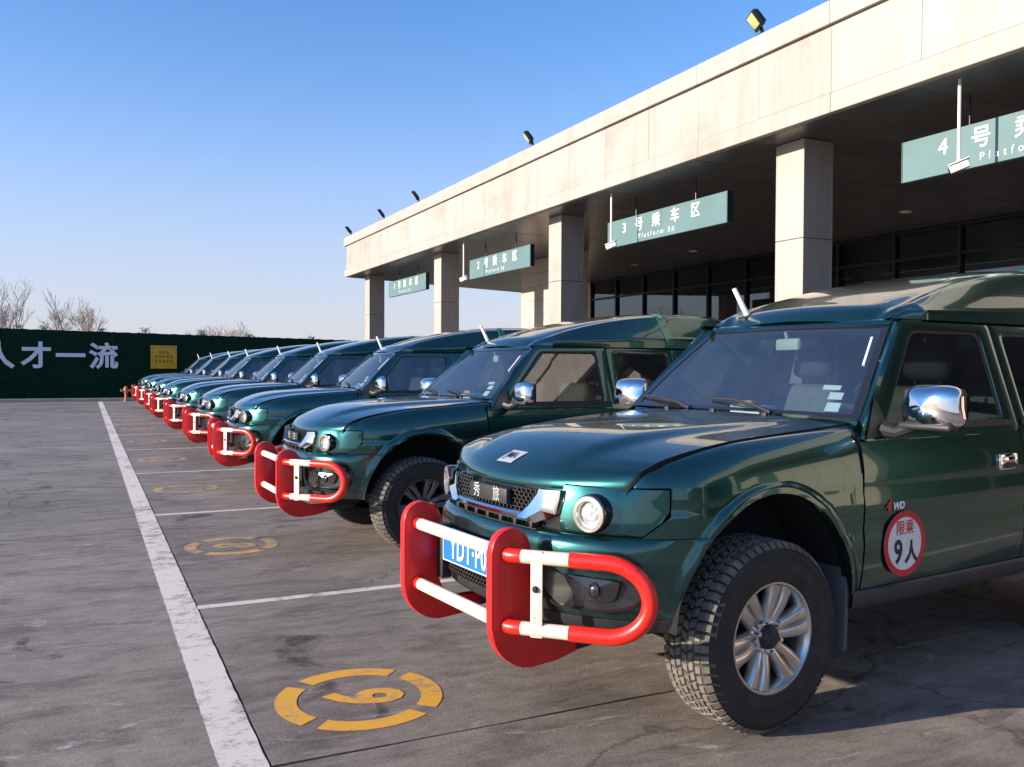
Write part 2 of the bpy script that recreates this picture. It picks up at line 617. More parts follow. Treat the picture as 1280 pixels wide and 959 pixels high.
def text_mesh(body, size, name, material, mtx, parent=None, extrude=0.0, bold=0.0, align='CENTER', spacing=1.0, sx=1.0):
    cu = bpy.data.curves.new(name, 'FONT')
    cu.body = body
    cu.size = size
    cu.align_x = align
    cu.align_y = 'CENTER'
    cu.extrude = extrude
    cu.offset = bold
    cu.space_character = spacing
    cu.resolution_u = 3
    t = bpy.data.objects.new(name, cu)
    COL.objects.link(t)
    bpy.context.view_layer.update()
    dg = bpy.context.evaluated_depsgraph_get()
    me = bpy.data.meshes.new_from_object(t.evaluated_get(dg))
    bpy.data.objects.remove(t)
    bpy.data.curves.remove(cu)
    me.transform(mtx @ Matrix.Diagonal((sx, 1, 1, 1)))
    me.materials.clear()
    me.materials.append(material)
    o = bpy.data.objects.new(name, me)
    COL.objects.link(o)
    if parent: o.parent = parent
    return o


def frame(o, right, upv):
    """matrix that puts text drawn in XY onto the plane spanned by right and upv at o"""
    r = Vector(right).normalized()
    u = Vector(upv).normalized()
    nn = r.cross(u)
    mm = Matrix((r, u, nn)).transposed().to_4x4()
    mm.translation = Vector(o)
    return mm


def crom(pts, per=8):
    """Catmull-Rom through the points"""
    P = [np.array(p, float) for p in pts]
    P = [2 * P[0] - P[1]] + P + [2 * P[-1] - P[-2]]
    out = []
    for i in range(1, len(P) - 2):
        a, b, c, d = P[i - 1:i + 3]
        for k in range(per):
            t = k / per
            out.append(0.5 * (2 * b + (c - a) * t + (2 * a - 5 * b + 4 * c - d) * t * t + (3 * b - a - 3 * c + d) * t ** 3))
    out.append(P[-2])
    return np.array(out)


def smooth_interp(xs, ys):
    c = crom(list(zip(xs, ys)), 12)
    X = np.maximum.accumulate(c[:, 0])
    return lambda x: float(np.interp(x, X, c[:, 1]))



# ================================================================== GROUND
def rect(mb, x0, x1, y0, y1, z):
    mb.poly([(x0, y0, z), (x1, y0, z), (x1, y1, z), (x0, y1, z)])


b = MB()
rect(b, -900, 900, -900, 900, -0.012)
ground = b.build('ground', M['joint'], kind='structure')
JX = [-24.4, -19.4, -14.4, -9.4, -4.4, 0.592, 5.6, 10.6, 15.6]
JY = [3.17 + 5.02 * k for k in range(-5, 8)]
JY[-1] = 38.25
slab_cache = {}
for i in range(len(JX) - 1):
    for j in range(len(JY) - 1):
        sx, sy = JX[i + 1] - JX[i], JY[j + 1] - JY[j]
        key = (round(sx, 3), round(sy, 3), random.randint(0, 1))
        if key not in slab_cache:
            g = 0.007
            b = MB()
            # slightly ragged edges, top at z = 0
            def edge(a, c, n=26):
                return [(a[0] + (c[0] - a[0]) * k / n + random.uniform(-.002, .002), a[1] + (c[1] - a[1]) * k / n + random.uniform(-.004, .004)) for k in range(n)]
            gx = 0.0035
            cs = [(gx, g), (sx - gx, g), (sx - gx, sy - g), (gx, sy - g)]
            lp = sum([edge(cs[k], cs[(k + 1) % 4]) for k in range(4)], [])
            top = [b.bm.verts.new((x, y, 0)) for x, y in lp]
            bot = [b.bm.verts.new((x, y, -0.010)) for x, y in lp]
            b.bm.faces.new(top)
            for k in range(len(lp)):
                b.bm.faces.new([top[k], bot[k], bot[(k + 1) % len(lp)], top[(k + 1) % len(lp)]])
            o = b.build('concrete_slab', M['concrete'], ground, smooth=0)
            slab_cache[key] = o.data
        else:
            o = bpy.data.objects.new('concrete_slab', slab_cache[key])
            COL.objects.link(o)
            o.parent = ground
        o.location = (JX[i], JY[j], 0)


def ragged_strip(x0, x1, y0, y1, z, n, amp):
    b = MB()
    if x1 - x0 < y1 - y0:
        L = [(x0 + random.uniform(-amp, amp), y0 + (y1 - y0) * k / n, z) for k in range(n + 1)]
        R_ = [(x1 + random.uniform(-amp, amp), y0 + (y1 - y0) * k / n, z) for k in range(n + 1)]
    else:
        L = [(x0 + (x1 - x0) * k / n, y1 + random.uniform(-amp, amp), z) for k in range(n + 1)]
        R_ = [(x0 + (x1 - x0) * k / n, y0 + random.uniform(-amp, amp), z) for k in range(n + 1)]
    b.grid([L, R_])
    return b


LX0, LX1 = 0.421, 0.584
ragged_strip(LX0, LX1, -14, 37.9, 0.0018, 1200, 0.0022).build('painted_line', M['white_line'], ground, smooth=0)
BAY0, BAYS = 5.455, 3.553
for k in range(-5, 10):
    y = BAY0 + k * BAYS
    if y < 37.5:
        ragged_strip(LX1 + 0.004, 6.6, y - 0.04, y + 0.04, 0.0018, 90, 0.003).build('bay_line', M['thin_line'], ground, smooth=0)


def bay_number(k, y):
    """stencilled ring of four arcs round a numeral whose top points to the cars"""
    c = Vector((1.06 if k == 9 else 1.04, y, 0.0018))
    mt = M['yellow_line'] if k == 9 else M['yellow_faded']
    R1, R0 = 0.357, 0.265
    b = MB()
    for q in range(4):
        a0 = radians(90 * q - 5 - 39)
        a1 = radians(90 * q - 5 + 39)
        n = 18
        b.grid([[c + Vector((R1 * cos(a0 + (a1 - a0) * t / n) * 1.0, R1 * sin(a0 + (a1 - a0) * t / n), 0)) for t in range(n + 1)],
                [c + Vector((R0 * cos(a0 + (a1 - a0) * t / n) * 1.0, R0 * sin(a0 + (a1 - a0) * t / n), 0)) for t in range(n + 1)]])
    ring = b.build('number_ring', mt, ground, smooth=0)
    text_mesh(str(k), 0.45, 'bay_number', mt, frame(c + Vector((0, 0, 0.0004)), (-.27, -1, 0), (1, -.27, 0)), ground, bold=0.016, sx=0.80)


for k in range(9):
    bay_number(9 - k, 3.685 + BAYS * k)

# verge and kerb at the foot of the hoarding
b = MB()
b.box((0, 38.35, 0.05), (60, 0.20, 0.14), bevel=0.015)
kerb = b.build('kerb', M['kerb'], kind='structure')
b = MB()
rect(b, -30, 60, 38.45, 60, 0.075)
b.build('verge', M['verge'], kind='structure')

# ================================================================== GREEN HOARDING
hoard = empty('hoarding_wall', (0, 40.2, 0), label='long dark green hoarding wall with white characters across the far end', category='wall')
WT = lambda x: 2.87 - 0.0165 * (x + 3)          # top edge falls a little to the right
x = -21.0
k = 0
while x < 15:
    x1 = x + 2.0
    b = MB()
    n = 10
    yj = 0.015 * (k % 2)
    F = [[(x + 0.001 + (x1 - x - 0.002) * i / n, -0.02 - yj + 0.004 * sin(i * 1.7 + k), 0.075 + (WT(x + (x1 - x) * i / n) - 0.075) * j / 6 + (0.012 * sin(i * 2.3 + k * 1.3) if j == 6 else 0)) for i in range(n + 1)] for j in range(7)]
    B = [[(p[0], 0.05, p[2]) for p in r] for r in F]
    b.grid(F)
    b.grid(B, flip=True)
    b.grid([F[-1], B[-1]])
    b.grid([[r[0] for r in F], [r[0] for r in B]], flip=True)
    b.grid([[r[-1] for r in F], [r[-1] for r in B]])
    b.build('turf_panel', M['hoarding'], hoard, smooth=0)
    x = x1
    k += 1
for ch, cx, sz in (('人', -3.10, 1.06), ('才', -1.78, 1.06), ('一', -0.55, 1.06), ('流', 0.67, 1.06)):
    o = text_mesh(ch, sz * 1.05, 'wall_letter', M['letter'], frame((cx, -0.075, 1.73), (1, 0, 0), (0, 0, 1)), hoard, extrude=0.025, bold=0.030)
pl_ = empty('plaque', (2.98, 40.08, 1.78), label='square ochre plaque hung on the dark green hoarding', category='plaque')
b = MB()
b.box((0, 0, 0), (0.94, 0.04, 0.90), bevel=0.01)
b.build('board', M['plaque'], pl_)
for dx, dz, sx, sz in ((0, .46, 1.04, .06), (0, -.46, 1.04, .06), (-.49, 0, .06, .86), (.49, 0, .06, .86)):
    b = MB()
    b.box((dx, -0.015, dz), (sx, 0.06, sz), bevel=0.008)
    b.build('frame', M['plaque'], pl_)
for dz, segs in ((.20, 3), (.02, 5), (-.17, 5)):
    for q in range(segs):
        b = MB()
        b.box(((q - (segs - 1) / 2) * 0.15, -0.024, dz), (0.085, 0.016, 0.12), bevel=0.004)
        b.build('relief', M['plaque_dark'], pl_)

# ================================================================== TERMINAL
FX, ZB, ZT = 7.477, 4.28, 5.52        # fascia plane, soffit, parapet top
YN, YF = -22.0, 27.55
term = empty('terminal_building', (0, 0, 0), label='cream panelled bus terminal with deep dark canopy on square columns', category='building')
panel_me = {}


def slab_part(name, size, material, bevel=0.006):
    key = (name, tuple(round(q, 4) for q in size))
    if key not in panel_me:
        b = MB()
        b.box((0, 0, 0), size, bevel=bevel, seg=1)
        o = b.build(name, material, None, smooth=0)
        panel_me[key] = o.data
        bpy.data.objects.remove(o)
    return panel_me[key]


def put(name, size, loc, material, parent=term, bevel=0.006, **kw):
    o = bpy.data.objects.new(name, slab_part(name, size, material, bevel))
    COL.objects.link(o)
    o.parent = parent
    o.location = loc
    for a, c in kw.items(): o[a] = c
    return o


# roof slab that carries the fascia (skewed far end)
b = MB()
b.prism([(FX + 0.09, YN + .1), (21.9, YN + .1), (21.9, 31.2), (FX + 0.09, YF - 0.10)], 'z', ZB + 0.11, ZT - 0.12)
b.build('roof_slab', M['interior'], term, smooth=0)
# main fascia panels between a plain lower band and a stepped cap
pw = 1.18
y = 12.05 - 30 * pw
while y + pw < YF + 0.01:
    put('fascia_panel', (0.06, pw - 0.004, 0.735), (FX + 0.035 + random.uniform(-.003, .003), y + pw / 2, 4.50 + 0.3695), M['cladding'], bevel=0.003)
    y += pw
if YF - y > 0.1:
    put('fascia_panel', (0.06, YF - y - 0.004, 0.735), (FX + 0.035, (y + YF) / 2, 4.8695), M['cladding'])
y = 12.05 - 15 * 2 * pw
while y < YF + 0.2:
    y1 = min(y + 2 * pw, YF + 0.22)
    put('band_panel', (0.10, y1 - y - 0.003, 0.215), (FX + 0.043, (y + y1) / 2, 4.39), M['cladding'])
    y1c = y1
    put('cap_panel', (0.16, y1c - y - 0.003, 0.262), (FX + 0.045, (y + y1c) / 2, 5.389), M['cladding'])
    y = y1
b = MB()
b.box((FX + 0.075, (YN + YF) / 2, 5.245), (0.06, YF - YN - .1, 0.024))
b.build('shadow_gap', M['dark_metal'], term, smooth=0)
# end face, skewed with the slab
for zc, hh, off in ((4.39, .215, 0.24), (4.8695, .735, 0.03), (5.389, .262, 0.24)):
    b = MB()
    b.prism([(FX + .10, YF + off), (FX + .10, YF + off - 0.12), (15.6, YF + off + 2.55), (15.6, YF + off + 2.67)], 'z', zc - hh / 2, zc + hh / 2)
    b.build('end_panel', M['cladding'], term, smooth=0)
# soffit: dark metal strips running from fascia to facade
y = YN
k = 0
while y < 27.4:
    y1 = y + 1.18
    if y1 > 27.2:
        b = MB()
        b.prism([(FX + .10, y + .004), (15.25, y + .004), (15.25, 30.0), (FX + .10, YF + 0.1)], 'z', ZB + 0.003, ZB + 0.05)
        b.build('soffit_panel', M['soffit'], term, smooth=0)
        break
    for xa, xb in ((FX + .10, 10.2), (10.2, 12.8), (12.8, 15.25)):
        put('soffit_panel', (xb - xa - .008, 1.172, 0.05), ((xa + xb) / 2, (y + y1) / 2, ZB + 0.028 + 0.0015 * ((k * 7) % 3)), M['soffit'], bevel=0.004)
    y = y1
    k += 1
# recessed downlights
for lx, ly in ((13.34, 17.45), (13.68, 20.50), (13.40, 11.31), (10.4, 14.4), (10.4, 5.2), (13.4, 5.2)):
    b = MB()
    b.lathe([(0.0, 0.0), (0.085, 0.0), (0.10, -0.008), (0.105, 0.02)], (lx, ly, ZB - 0.002), n=16)
    b.build('downlight', M['white_metal'], term)
# columns, clad in two stacked panels a face
for k in range(-3, 5):
    cy = 8.265 + 6.171 * k
    if cy > 27: continue
    cx = 8.0 + 0.245
    cy += 0.245
    for z0, z1 in ((0, 3.05), (3.058, ZB - 0.001)):
        for s in (-1, 1):
            put('column_cladding', (0.03, 0.49, z1 - z0), (cx + s * 0.23, cy, (z0 + z1) / 2), M['cladding'], bevel=0.004)
            put('column_cladding', (0.03 * 14.3, 0.03, z1 - z0), (cx, cy + s * 0.226, (z0 + z1) / 2), M['cladding'], bevel=0.004)
# facade: mullions and panes
GX = 15.3
ys = [25.42 - 1.535 * k for k in range(0, 31)]
for k, yy in enumerate(ys):
    put('mullion', (0.12, 0.07, ZB), (GX - 0.02, yy, ZB / 2), M['mullion'], bevel=0.004)
for k in range(len(ys) - 1):
    yc = (ys[k] + ys[k + 1]) / 2
    for z0, z1 in ((0.15, 2.30), (2.36, 3.66), (3.72, 4.20)):
        put('pane', (0.012, 1.535 - 0.075, z1 - z0), (GX + random.uniform(-.003, .003), yc, (z0 + z1) / 2), M['pane'], bevel=0)
    for zt in (2.33, 3.69, 4.24, 0.075):
        put('transom', (0.10, 1.535 - 0.074, 0.058 if zt > .1 else .15), (GX - 0.015, yc, zt), M['mullion'], bevel=0.003)
put('facade_pier', (0.3, 4.2, ZB), (GX + 0.10, 27.6, ZB / 2), M['tile'], bevel=0.01)
# hall behind the glass
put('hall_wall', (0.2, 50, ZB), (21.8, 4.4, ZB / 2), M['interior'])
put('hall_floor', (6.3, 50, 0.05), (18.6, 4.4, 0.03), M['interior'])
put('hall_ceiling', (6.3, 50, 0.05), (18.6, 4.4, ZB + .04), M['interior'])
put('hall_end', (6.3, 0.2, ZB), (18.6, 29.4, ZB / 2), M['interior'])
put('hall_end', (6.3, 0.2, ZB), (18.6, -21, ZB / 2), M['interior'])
for yy in (22, 16.5, 11, 5.5):
    put('hall_column', (0.5, 0.5, ZB - .06), (18.2, yy, ZB / 2), M['cladding'])
# far wing closing the canopy behind the camera
for k in range(9):
    for q in range(4):
        put('wing_panel', (1.76, 0.12, 1.34), (8.4 + 1.78 * k, -21.6, 0.68 + 1.36 * q), M['cladding'])

# tiled screen wall under the canopy
scr = empty('screen_wall', (10.9, 20.10, 0), label='free standing tiled screen wall under the canopy behind the third column', category='wall')
for i in range(6):
    for j in range(12):
        tw, th = 3.08 / 6, ZB / 12
        put('wall_tile', (0.3, tw - 0.006, th - 0.006), (0, -1.55 + tw * (i + .5), th * (j + .5)), M['tile'], scr, bevel=0.004)

for i in range(10):
    for j in range(12):
        put('wall_tile', (0.3, 0.515 - 0.006, ZB / 12 - 0.006), (10.9, -7.0 + 0.515 * (i + .5), ZB / 12 * (j + .5)), M['tile'], bevel=0.004)

# ------------------------------------------------------------------ platform signs
SIGN_LB = {1: 'smallest, farthest teal platform sign between the first two columns', 2: 'teal platform sign between the second and third columns', 3: 'whole teal sign reading Platform 3# between the two nearest columns', 4: 'largest teal platform sign, cut off by the right edge of the picture'}
for num in range(1, 5):
    y0 = 25.52 - 6.171 * (num - 1)
    y1 = y0 - 3.17
    sg = empty('platform_sign', (8.30, (y0 + y1) / 2, 3.735), label=SIGN_LB[num], category='sign', group='platform signs under the canopy')
    L = 3.17
    for q in range(2):
        b = MB()
        b.box((-.02, (q - .5) * L / 2 * 1.0, 0), (0.08, L / 2 - 0.003, 0.45), bevel=0.003, seg=1)
        b.build('sign_panel', M['sign'], sg, smooth=0)
    for q in (-1, 1):
        b = MB()
        b.box((-.015, q * (L / 2 + 0.006), 0), (0.10, 0.014, 0.455), bevel=0.003)
        b.build('end_cap', M['sign_edge'], sg, smooth=0)
    fr = lambda yy, zz: frame((-0.064, yy, zz), (0, -1, 0), (0, 0, 1))
    for ch, t in ((str(num), .165), ('号', .305), ('乘', .455), ('车', .615), ('区', .775)):
        text_mesh(ch, 0.235, 'sign_character', M['sign_text'], fr(L / 2 - t * L, 0.055), sg, extrude=0.003, bold=0.003)
    text_mesh('Platform %d#' % num, 0.115, 'sign_lettering', M['sign_text'], fr(L / 2 - 0.455 * L, -0.135), sg, extrude=0.003, spacing=1.75)
    for yy in (.8, -.8):
        b = MB()
        b.tube([(0, yy, 0.22), (0, yy, ZB - 3.735)], 0.011, 8)
        b.build('hanger_rod', M['dark_metal'], sg)
# ------------------------------------------------------------------ cameras on drop poles
for k, yy in enumerate((18.55, 12.30, 5.925)):
    cc = empty('security_camera', (7.75, yy, 3.42), label=('small white security camera on a pole beside the second platform sign', 'white security camera on a pole over the corner of the third platform sign', 'largest white security camera, its pole crossing the cut off fourth sign')[k], category='security camera', group='security cameras on drop poles')
    b = MB()
    b.tube([(0, 0, 0.05), (0, 0, ZB - 3.42 + .02)], 0.016, 10)
    b.build('drop_pole', M['white_metal'], cc)
    mm = Matrix.Rotation(radians(-52), 3, 'Z') @ Matrix.Rotation(radians(-20), 3, 'Y')
    b = MB()
    b.box((0.0, -0.01, 0.0), (0.18, 0.075, 0.07), mm, bevel=0.012)
    b.box((-0.01, -0.01, 0.05), (0.20, 0.085, 0.010), mm, bevel=0.003)
    h_ = b.build('housing', M['white_metal'], cc)
    b = MB()
    b.lathe([(0, .001), (.028, .001), (.03, -.01)], tuple(mm @ Vector((-0.091, 0, 0)) + Vector((0, -0.01, 0))), axis='x', mtx=mm, n=12)
    b.build('lens', M['gloss_black'], h_)
# ------------------------------------------------------------------ floodlights on the parapet
FLAB = {27.1: 'at the far corner of the parapet', 23.72: 'second from the far parapet corner', 20.89: 'third from the far parapet corner', 14.66: 'on the parapet above sign 2', 8.49: 'with yellow LED face on the parapet above sign 3'}
for yy, lb in FLAB.items():
    fl = empty('floodlight', (FX + .02, yy, ZT), label='black square floodlight ' + lb, category='floodlight', group='floodlights along the parapet')
    mm = Matrix.Rotation(radians(-25), 3, 'Z') @ Matrix.Rotation(radians(-38), 3, 'Y')
    hc = Vector((-0.09, 0.0, 0.17))
    b = MB()
    b.box(hc, (0.06, 0.27, 0.22), mm, bevel=0.012)
    for q in range(6):
        b.box(hc + mm @ Vector((0.045, -0.10 + 0.04 * q, 0)), (0.035, 0.008, 0.18), mm)
    hd = b.build('lamp_head', M['dark_metal'], fl)
    b = MB()
    b.box(hc + mm @ Vector((-0.031, 0, 0.01)), (0.006, 0.21, 0.165), mm, bevel=0.002)
    b.build('led_face', M['led'], hd)
    b = MB()
    b.box((0.03, 0, 0.012), (0.12, 0.16, 0.024), bevel=0.004)
    b.tube([(0.03, 0, 0.02), (0.0, 0, 0.10), (-0.07, 0, 0.16)], 0.022, 8)
    b.build('bracket', M['dark_metal'], fl)


# ================================================================== TREES BEYOND THE HOARDING
def bare_tree(x, y, height, spread, seed, label, stems=3):
    rnd = random.Random(seed)
    t = empty('bare_tree', (x, y, 0), label=label, category='tree', group='bare trees beyond the hoarding')
    tb, cb = MB(), MB()

    def grow(p, d, ln, r, depth, mb):
        n = 3
        pts, rs = [p], [r]
        q = p.copy()
        for i in range(n):
            d = (d + Vector((rnd.gauss(0, .10), rnd.gauss(0, .10), rnd.gauss(0.03, .05)))).normalized()
            q = q + d * ln / n
            pts.append(q.copy())
            rs.append(r * (1 - 0.35 * (i + 1) / n))
        mb.tube(pts, rs, 6 if depth < 2 else 4, caps=False)
        if depth >= 5: return
        kids = 3 if depth < 4 else 2
        for c in range(kids):
            a = rnd.uniform(0, 2 * pi)
            tilt = rnd.uniform(.22, .62)
            side = Vector((cos(a), sin(a), 0))
            nd = (d * cos(tilt) + side * sin(tilt) * spread + Vector((0, 0, .12))).normalized()
            f = rnd.uniform(.45, 1.0)
            st = pts[1] + (pts[-1] - pts[1]) * f
            grow(st, nd, ln * rnd.uniform(.55, .82), max(rs[-1] * .72, .008), depth + 1, cb)
    for s in range(stems):
        a = rnd.uniform(0, 2 * pi)
        grow(Vector((cos(a) * .12, sin(a) * .12, 0)), Vector((cos(a) * .16, sin(a) * .16, 1)).normalized(), height * .40, 0.05 + 0.009 * height, 0, tb)
    tb.build('trunk', M['bark'], t)
    cb.build('crown', M['twig'], t)


bare_tree(-3.3, 46.5, 4.7, 0.9, 3, 'large bare tree behind the hoarding above the first white characters', 4)
bare_tree(0.25, 47.5, 4.6, 0.75, 11, 'upright bare tree behind the hoarding above the last white character', 3)
bare_tree(6.1, 48.5, 3.6, 0.9, 23, 'small bare tree behind the hoarding right of the ochre plaque', 3)
bare_tree(-1.3, 52, 3.6, 1.2, 31, 'low reddish bare tree between the two taller bare trees', 4)
bare_tree(9.0, 60, 3.6, 1.2, 37, 'low distant bare tree farthest right along the hoarding', 4)


def sapling(x, h, seed, label):
    rnd = random.Random(seed)
    t = empty('conifer_sapling', (x, 41.3, 0.05), label=label, category='plant', group='dark saplings peeping over the hoarding')
    b = MB()
    b.tube([(0, 0, 0), (rnd.uniform(-.05, .05), 0, h)], [0.03, 0.008], 5)
    b.build('stem', M['bark'], t)
    b = MB()
    for k in range(150):
        z = h - rnd.random() ** 1.4 * 0.5
        cl = rnd.choice((-.11, .0, .10))
        c = Vector((cl + rnd.gauss(0, .05), rnd.gauss(0, .07), z + rnd.gauss(0, .03)))
        d = Vector((rnd.gauss(0, 1), rnd.gauss(0, 1), rnd.gauss(.4, .8))).normalized() * .09
        s_ = d.cross(Vector((rnd.random(), rnd.random(), rnd.random()))).normalized() * .018
        b.poly([c - s_, c + s_, c + d])
    b.build('foliage', M['needle'], t, smooth=0)


for k, (x, h, lb) in enumerate(((-2.50, 2.98, 'dark tuft above the second white character, over the hoarding top'), (-1.58, 2.95, 'wide dark tuft over the hoarding midway between the two tall bare trees'),
                                (0.60, 2.93, 'dark tuft over the hoarding top at the foot of the upright bare tree'), (2.32, 2.96, 'dark tuft over the hoarding top just left of the plaque'),
                                (4.65, 2.90, 'dark tuft over the hoarding beside the small bare tree'), (6.75, 2.80, 'lone dark tuft over the hoarding right of the small bare tree'),
                                (9.5, 2.72, 'farthest right dark tuft over the hoarding, by the first column'))):
    sapling(x, h, 50 + k, lb)

# fire hydrant at the kerb
hy = empty('fire_hydrant', (1.43, 38.05, 0), label='faded orange fire hydrant at the kerb in front of the hoarding', category='fire hydrant')
b = MB()
b.lathe([(0, 0), (.085, 0), (.085, .03), (.05, .05), (.05, .32), (.08, .34), (.085, .38), (.085, .50), (.06, .56), (.02, .60), (0, .60)], (0, 0, 0), n=16)
b.build('barrel', M['hydrant'], hy)
for s in (-1, 1):
    b = MB()
    b.lathe([(0.0, .08 * s), (.045, .08 * s), (.045, .16 * s), (.055, .16 * s), (.055, .20 * s), (0, .20 * s)], (0, 0, .43), axis='x', n=12)
    b.build('outlet', M['hydrant_top'], hy)

# potted palm and potted flowers in front of the glass
pp = empty('potted_palm', (13.6, 19.95, 0), label='yellow green potted palm standing before the terminal glass', category='plant')
b = MB()
b.lathe([(0, 0), (.24, 0), (.33, .62), (.29, .62), (.27, .54), (0, .54)], (0, 0, 0), n=20)
b.build('pot', M['pot'], pp)
b = MB()
b.tube([(0, 0, .5), (.02, 0, 1.5), (0, .02, 2.25)], [.06, .05, .04], 8)
b.build('stem', M['bark'], pp)
rnd = random.Random(5)
for k in range(15):
    a = 2 * pi * k / 15 + rnd.uniform(-.2, .2)
    el = rnd.uniform(.2, 1.1)
    b = MB()
    mid, lft, rgt = [], [], []
    for i in range(8):
        t = i / 7
        p = Vector((cos(a) * t * .62 * cos(el * .6), sin(a) * t * .62 * cos(el * .6), 2.22 + t * .5 * sin(el) - t * t * .34))
        wd = .05 * sin(pi * min(1, .15 + t * .85)) + .004
        sd = Vector((-sin(a), cos(a), 0)) * wd
        lft.append(p - sd - Vector((0, 0, .012)))
        mid.append(p)
        rgt.append(p + sd - Vector((0, 0, .012)))
    b.grid([lft, mid, rgt])
    b.build('frond', M['palm'], pp)
pf = empty('potted_flowers', (13.2, 13.85, 0), label='tall planter with pink flowers before the terminal glass', category='plant')
b = MB()
b.lathe([(0, 0), (.22, 0), (.28, .9), (.24, .9), (.22, .8), (0, .8)], (0, 0, 0), n=20)
b.build('pot', M['pot'], pf)
bs, bp_ = MB(), MB()
for k in range(12):
    x, y = rnd.gauss(0, .12), rnd.gauss(0, .22)
    h = rnd.uniform(2.35, 2.72)
    bs.tube([(x * .2, y * .2, .8), (x * .7, y * .7, 1.7), (x, y, h)], [.012, .009, .006], 5)
    for q in range(26):
        c = Vector((x, y, h)) + Vector((rnd.gauss(0, .05), rnd.gauss(0, .05), rnd.gauss(0, .05)))
        d = Vector((rnd.gauss(0, 1), rnd.gauss(0, 1), rnd.gauss(0, 1))).normalized() * .035
        e = d.cross(Vector((rnd.random(), rnd.random(), rnd.random()))).normalized() * .025
        bp_.poly([c - d, c - e, c + d, c + e])
bs.build('stem', M['needle'], pf)
bp_.build('blossom', M['petal'], pf, smooth=0)

# ================================================================== THE SUVS
# local frame: x to the rear from the front axle, y across (-y = driver side, towards the photographer), z up
OUT = crom([(-.785, -.02), (-.784, .02), (-.779, .15), (-.763, .3), (-.733, .43), (-.682, .54), (-.61, .64), (-.51, .725), (-.38, .785), (-.22, .815), (0, .825), (.5, .829), (1.2, .83), (2.2, .825),
            (2.9, .812), (3.22, .79), (3.42, .72), (3.50, .6), (3.535, .3), (3.54, .02), (3.54, -.02)], 14)
OUT = np.array([p for p in OUT if p[1] >= 0])
SS = np.concatenate([[0], np.cumsum(np.hypot(*np.diff(OUT, axis=0).T))])
TX, TY = np.gradient(OUT[:, 0], SS), np.gradient(OUT[:, 1], SS)
NX, NY = TY, -TX                      # inward normal


def s_of_x(x): return float(np.interp(x, OUT[:, 0], SS))


def s_of_y(y): return float(np.interp(y, OUT[:160, 1], SS[:160]))


S_END = SS[-1]
DSIDE = smooth_interp([.30, .43, .50, .58, .66, .72, .735, .80, .88, .90, .97, 1.04, 1.12, 1.2, 1.4, 1.66, 1.9],
                      [.075, .042, .022, .008, .001, 0, .006, .002, 0, .006, .006, .012, .03, .052, .110, .188, .26])


def P(s, z, d, side=-1):
    x = np.interp(s, SS, OUT[:, 0]) + np.interp(s, SS, NX) * d
    y = np.interp(s, SS, OUT[:, 1]) + np.interp(s, SS, NY) * d
    return (float(x), float(side * y), float(z))


AX, AZ, ARX, ARZ = 0.032, 0.40, 0.47, 0.545      # front wheel arch
BX = 2.62                                       # rear axle


def arch_z(x, cx=AX):
    t = 1 - ((x - cx) / ARX) ** 2
    return AZ + ARZ * sqrt(t) if t > 0 else 0


def arch_x(z, cx=AX):
    t = 1 - ((z - AZ) / ARZ) ** 2
    return cx - ARX * sqrt(max(t, 0))


def flare(x, z, cx=AX):
    e = sqrt(((x - cx) / ARX) ** 2 + ((z - AZ) / ARZ) ** 2) - 1
    t = max(0, min(1, (e - .035) / .065))
    return -0.013 * (1 - t * t * (3 - 2 * t))


# bonnet shut line: height and inset along the wing
EDGE = [(-.572, .652, .990), (-.560, .666, 1.013), (-.532, .680, 1.045), (-.48, .686, 1.068), (-.43, .689, 1.087), (-.29, .693, 1.116), (-.11, .699, 1.143), (.10, .705, 1.161), (.35, .7115, 1.178), (.612, .716, 1.196), (.72, .718, 1.203)]
_ed = crom(EDGE, 14)
hgz = lambda x: float(np.interp(x, _ed[:, 0], _ed[:, 2]))
hgy = lambda x: float(np.interp(x, _ed[:, 0], _ed[:, 1]))
ZSH = 0.90


def wing_d(s, z):
    """inset of the wing surface: the door section low down, rolling over to the bonnet edge"""
    x = float(np.interp(s, SS, OUT[:, 0]))
    yo = float(np.interp(s, SS, OUT[:, 1]))
    zt = hgz(x)
    dg = max(yo - hgy(x), 0.012) / max(0.35, float(np.interp(s, SS, NY)) * -1)
    if z <= ZSH: return DSIDE(z)
    t = min(1, (z - ZSH) / max(zt - ZSH, 1e-3))
    return DSIDE(ZSH) + (dg - DSIDE(ZSH)) * (1 - sqrt(max(0, 1 - t ** 2.3)))


def column(s, zb, zt, dfun, n):
    """n points up one section, spread evenly along it"""
    th = np.linspace(0, 1, 90)
    zz = zb + (zt - zb) * np.sin(th * pi / 2)
    pp = np.array([(dfun(s, z), z) for z in zz])
    L = np.concatenate([[0], np.cumsum(np.hypot(*np.diff(pp, axis=0).T))])
    u = np.linspace(0, L[-1], n)
    return list(zip(np.interp(u, L, pp[:, 0]), np.interp(u, L, pp[:, 1])))


def edge_in(rows, side, dist=0.012):
    return rows


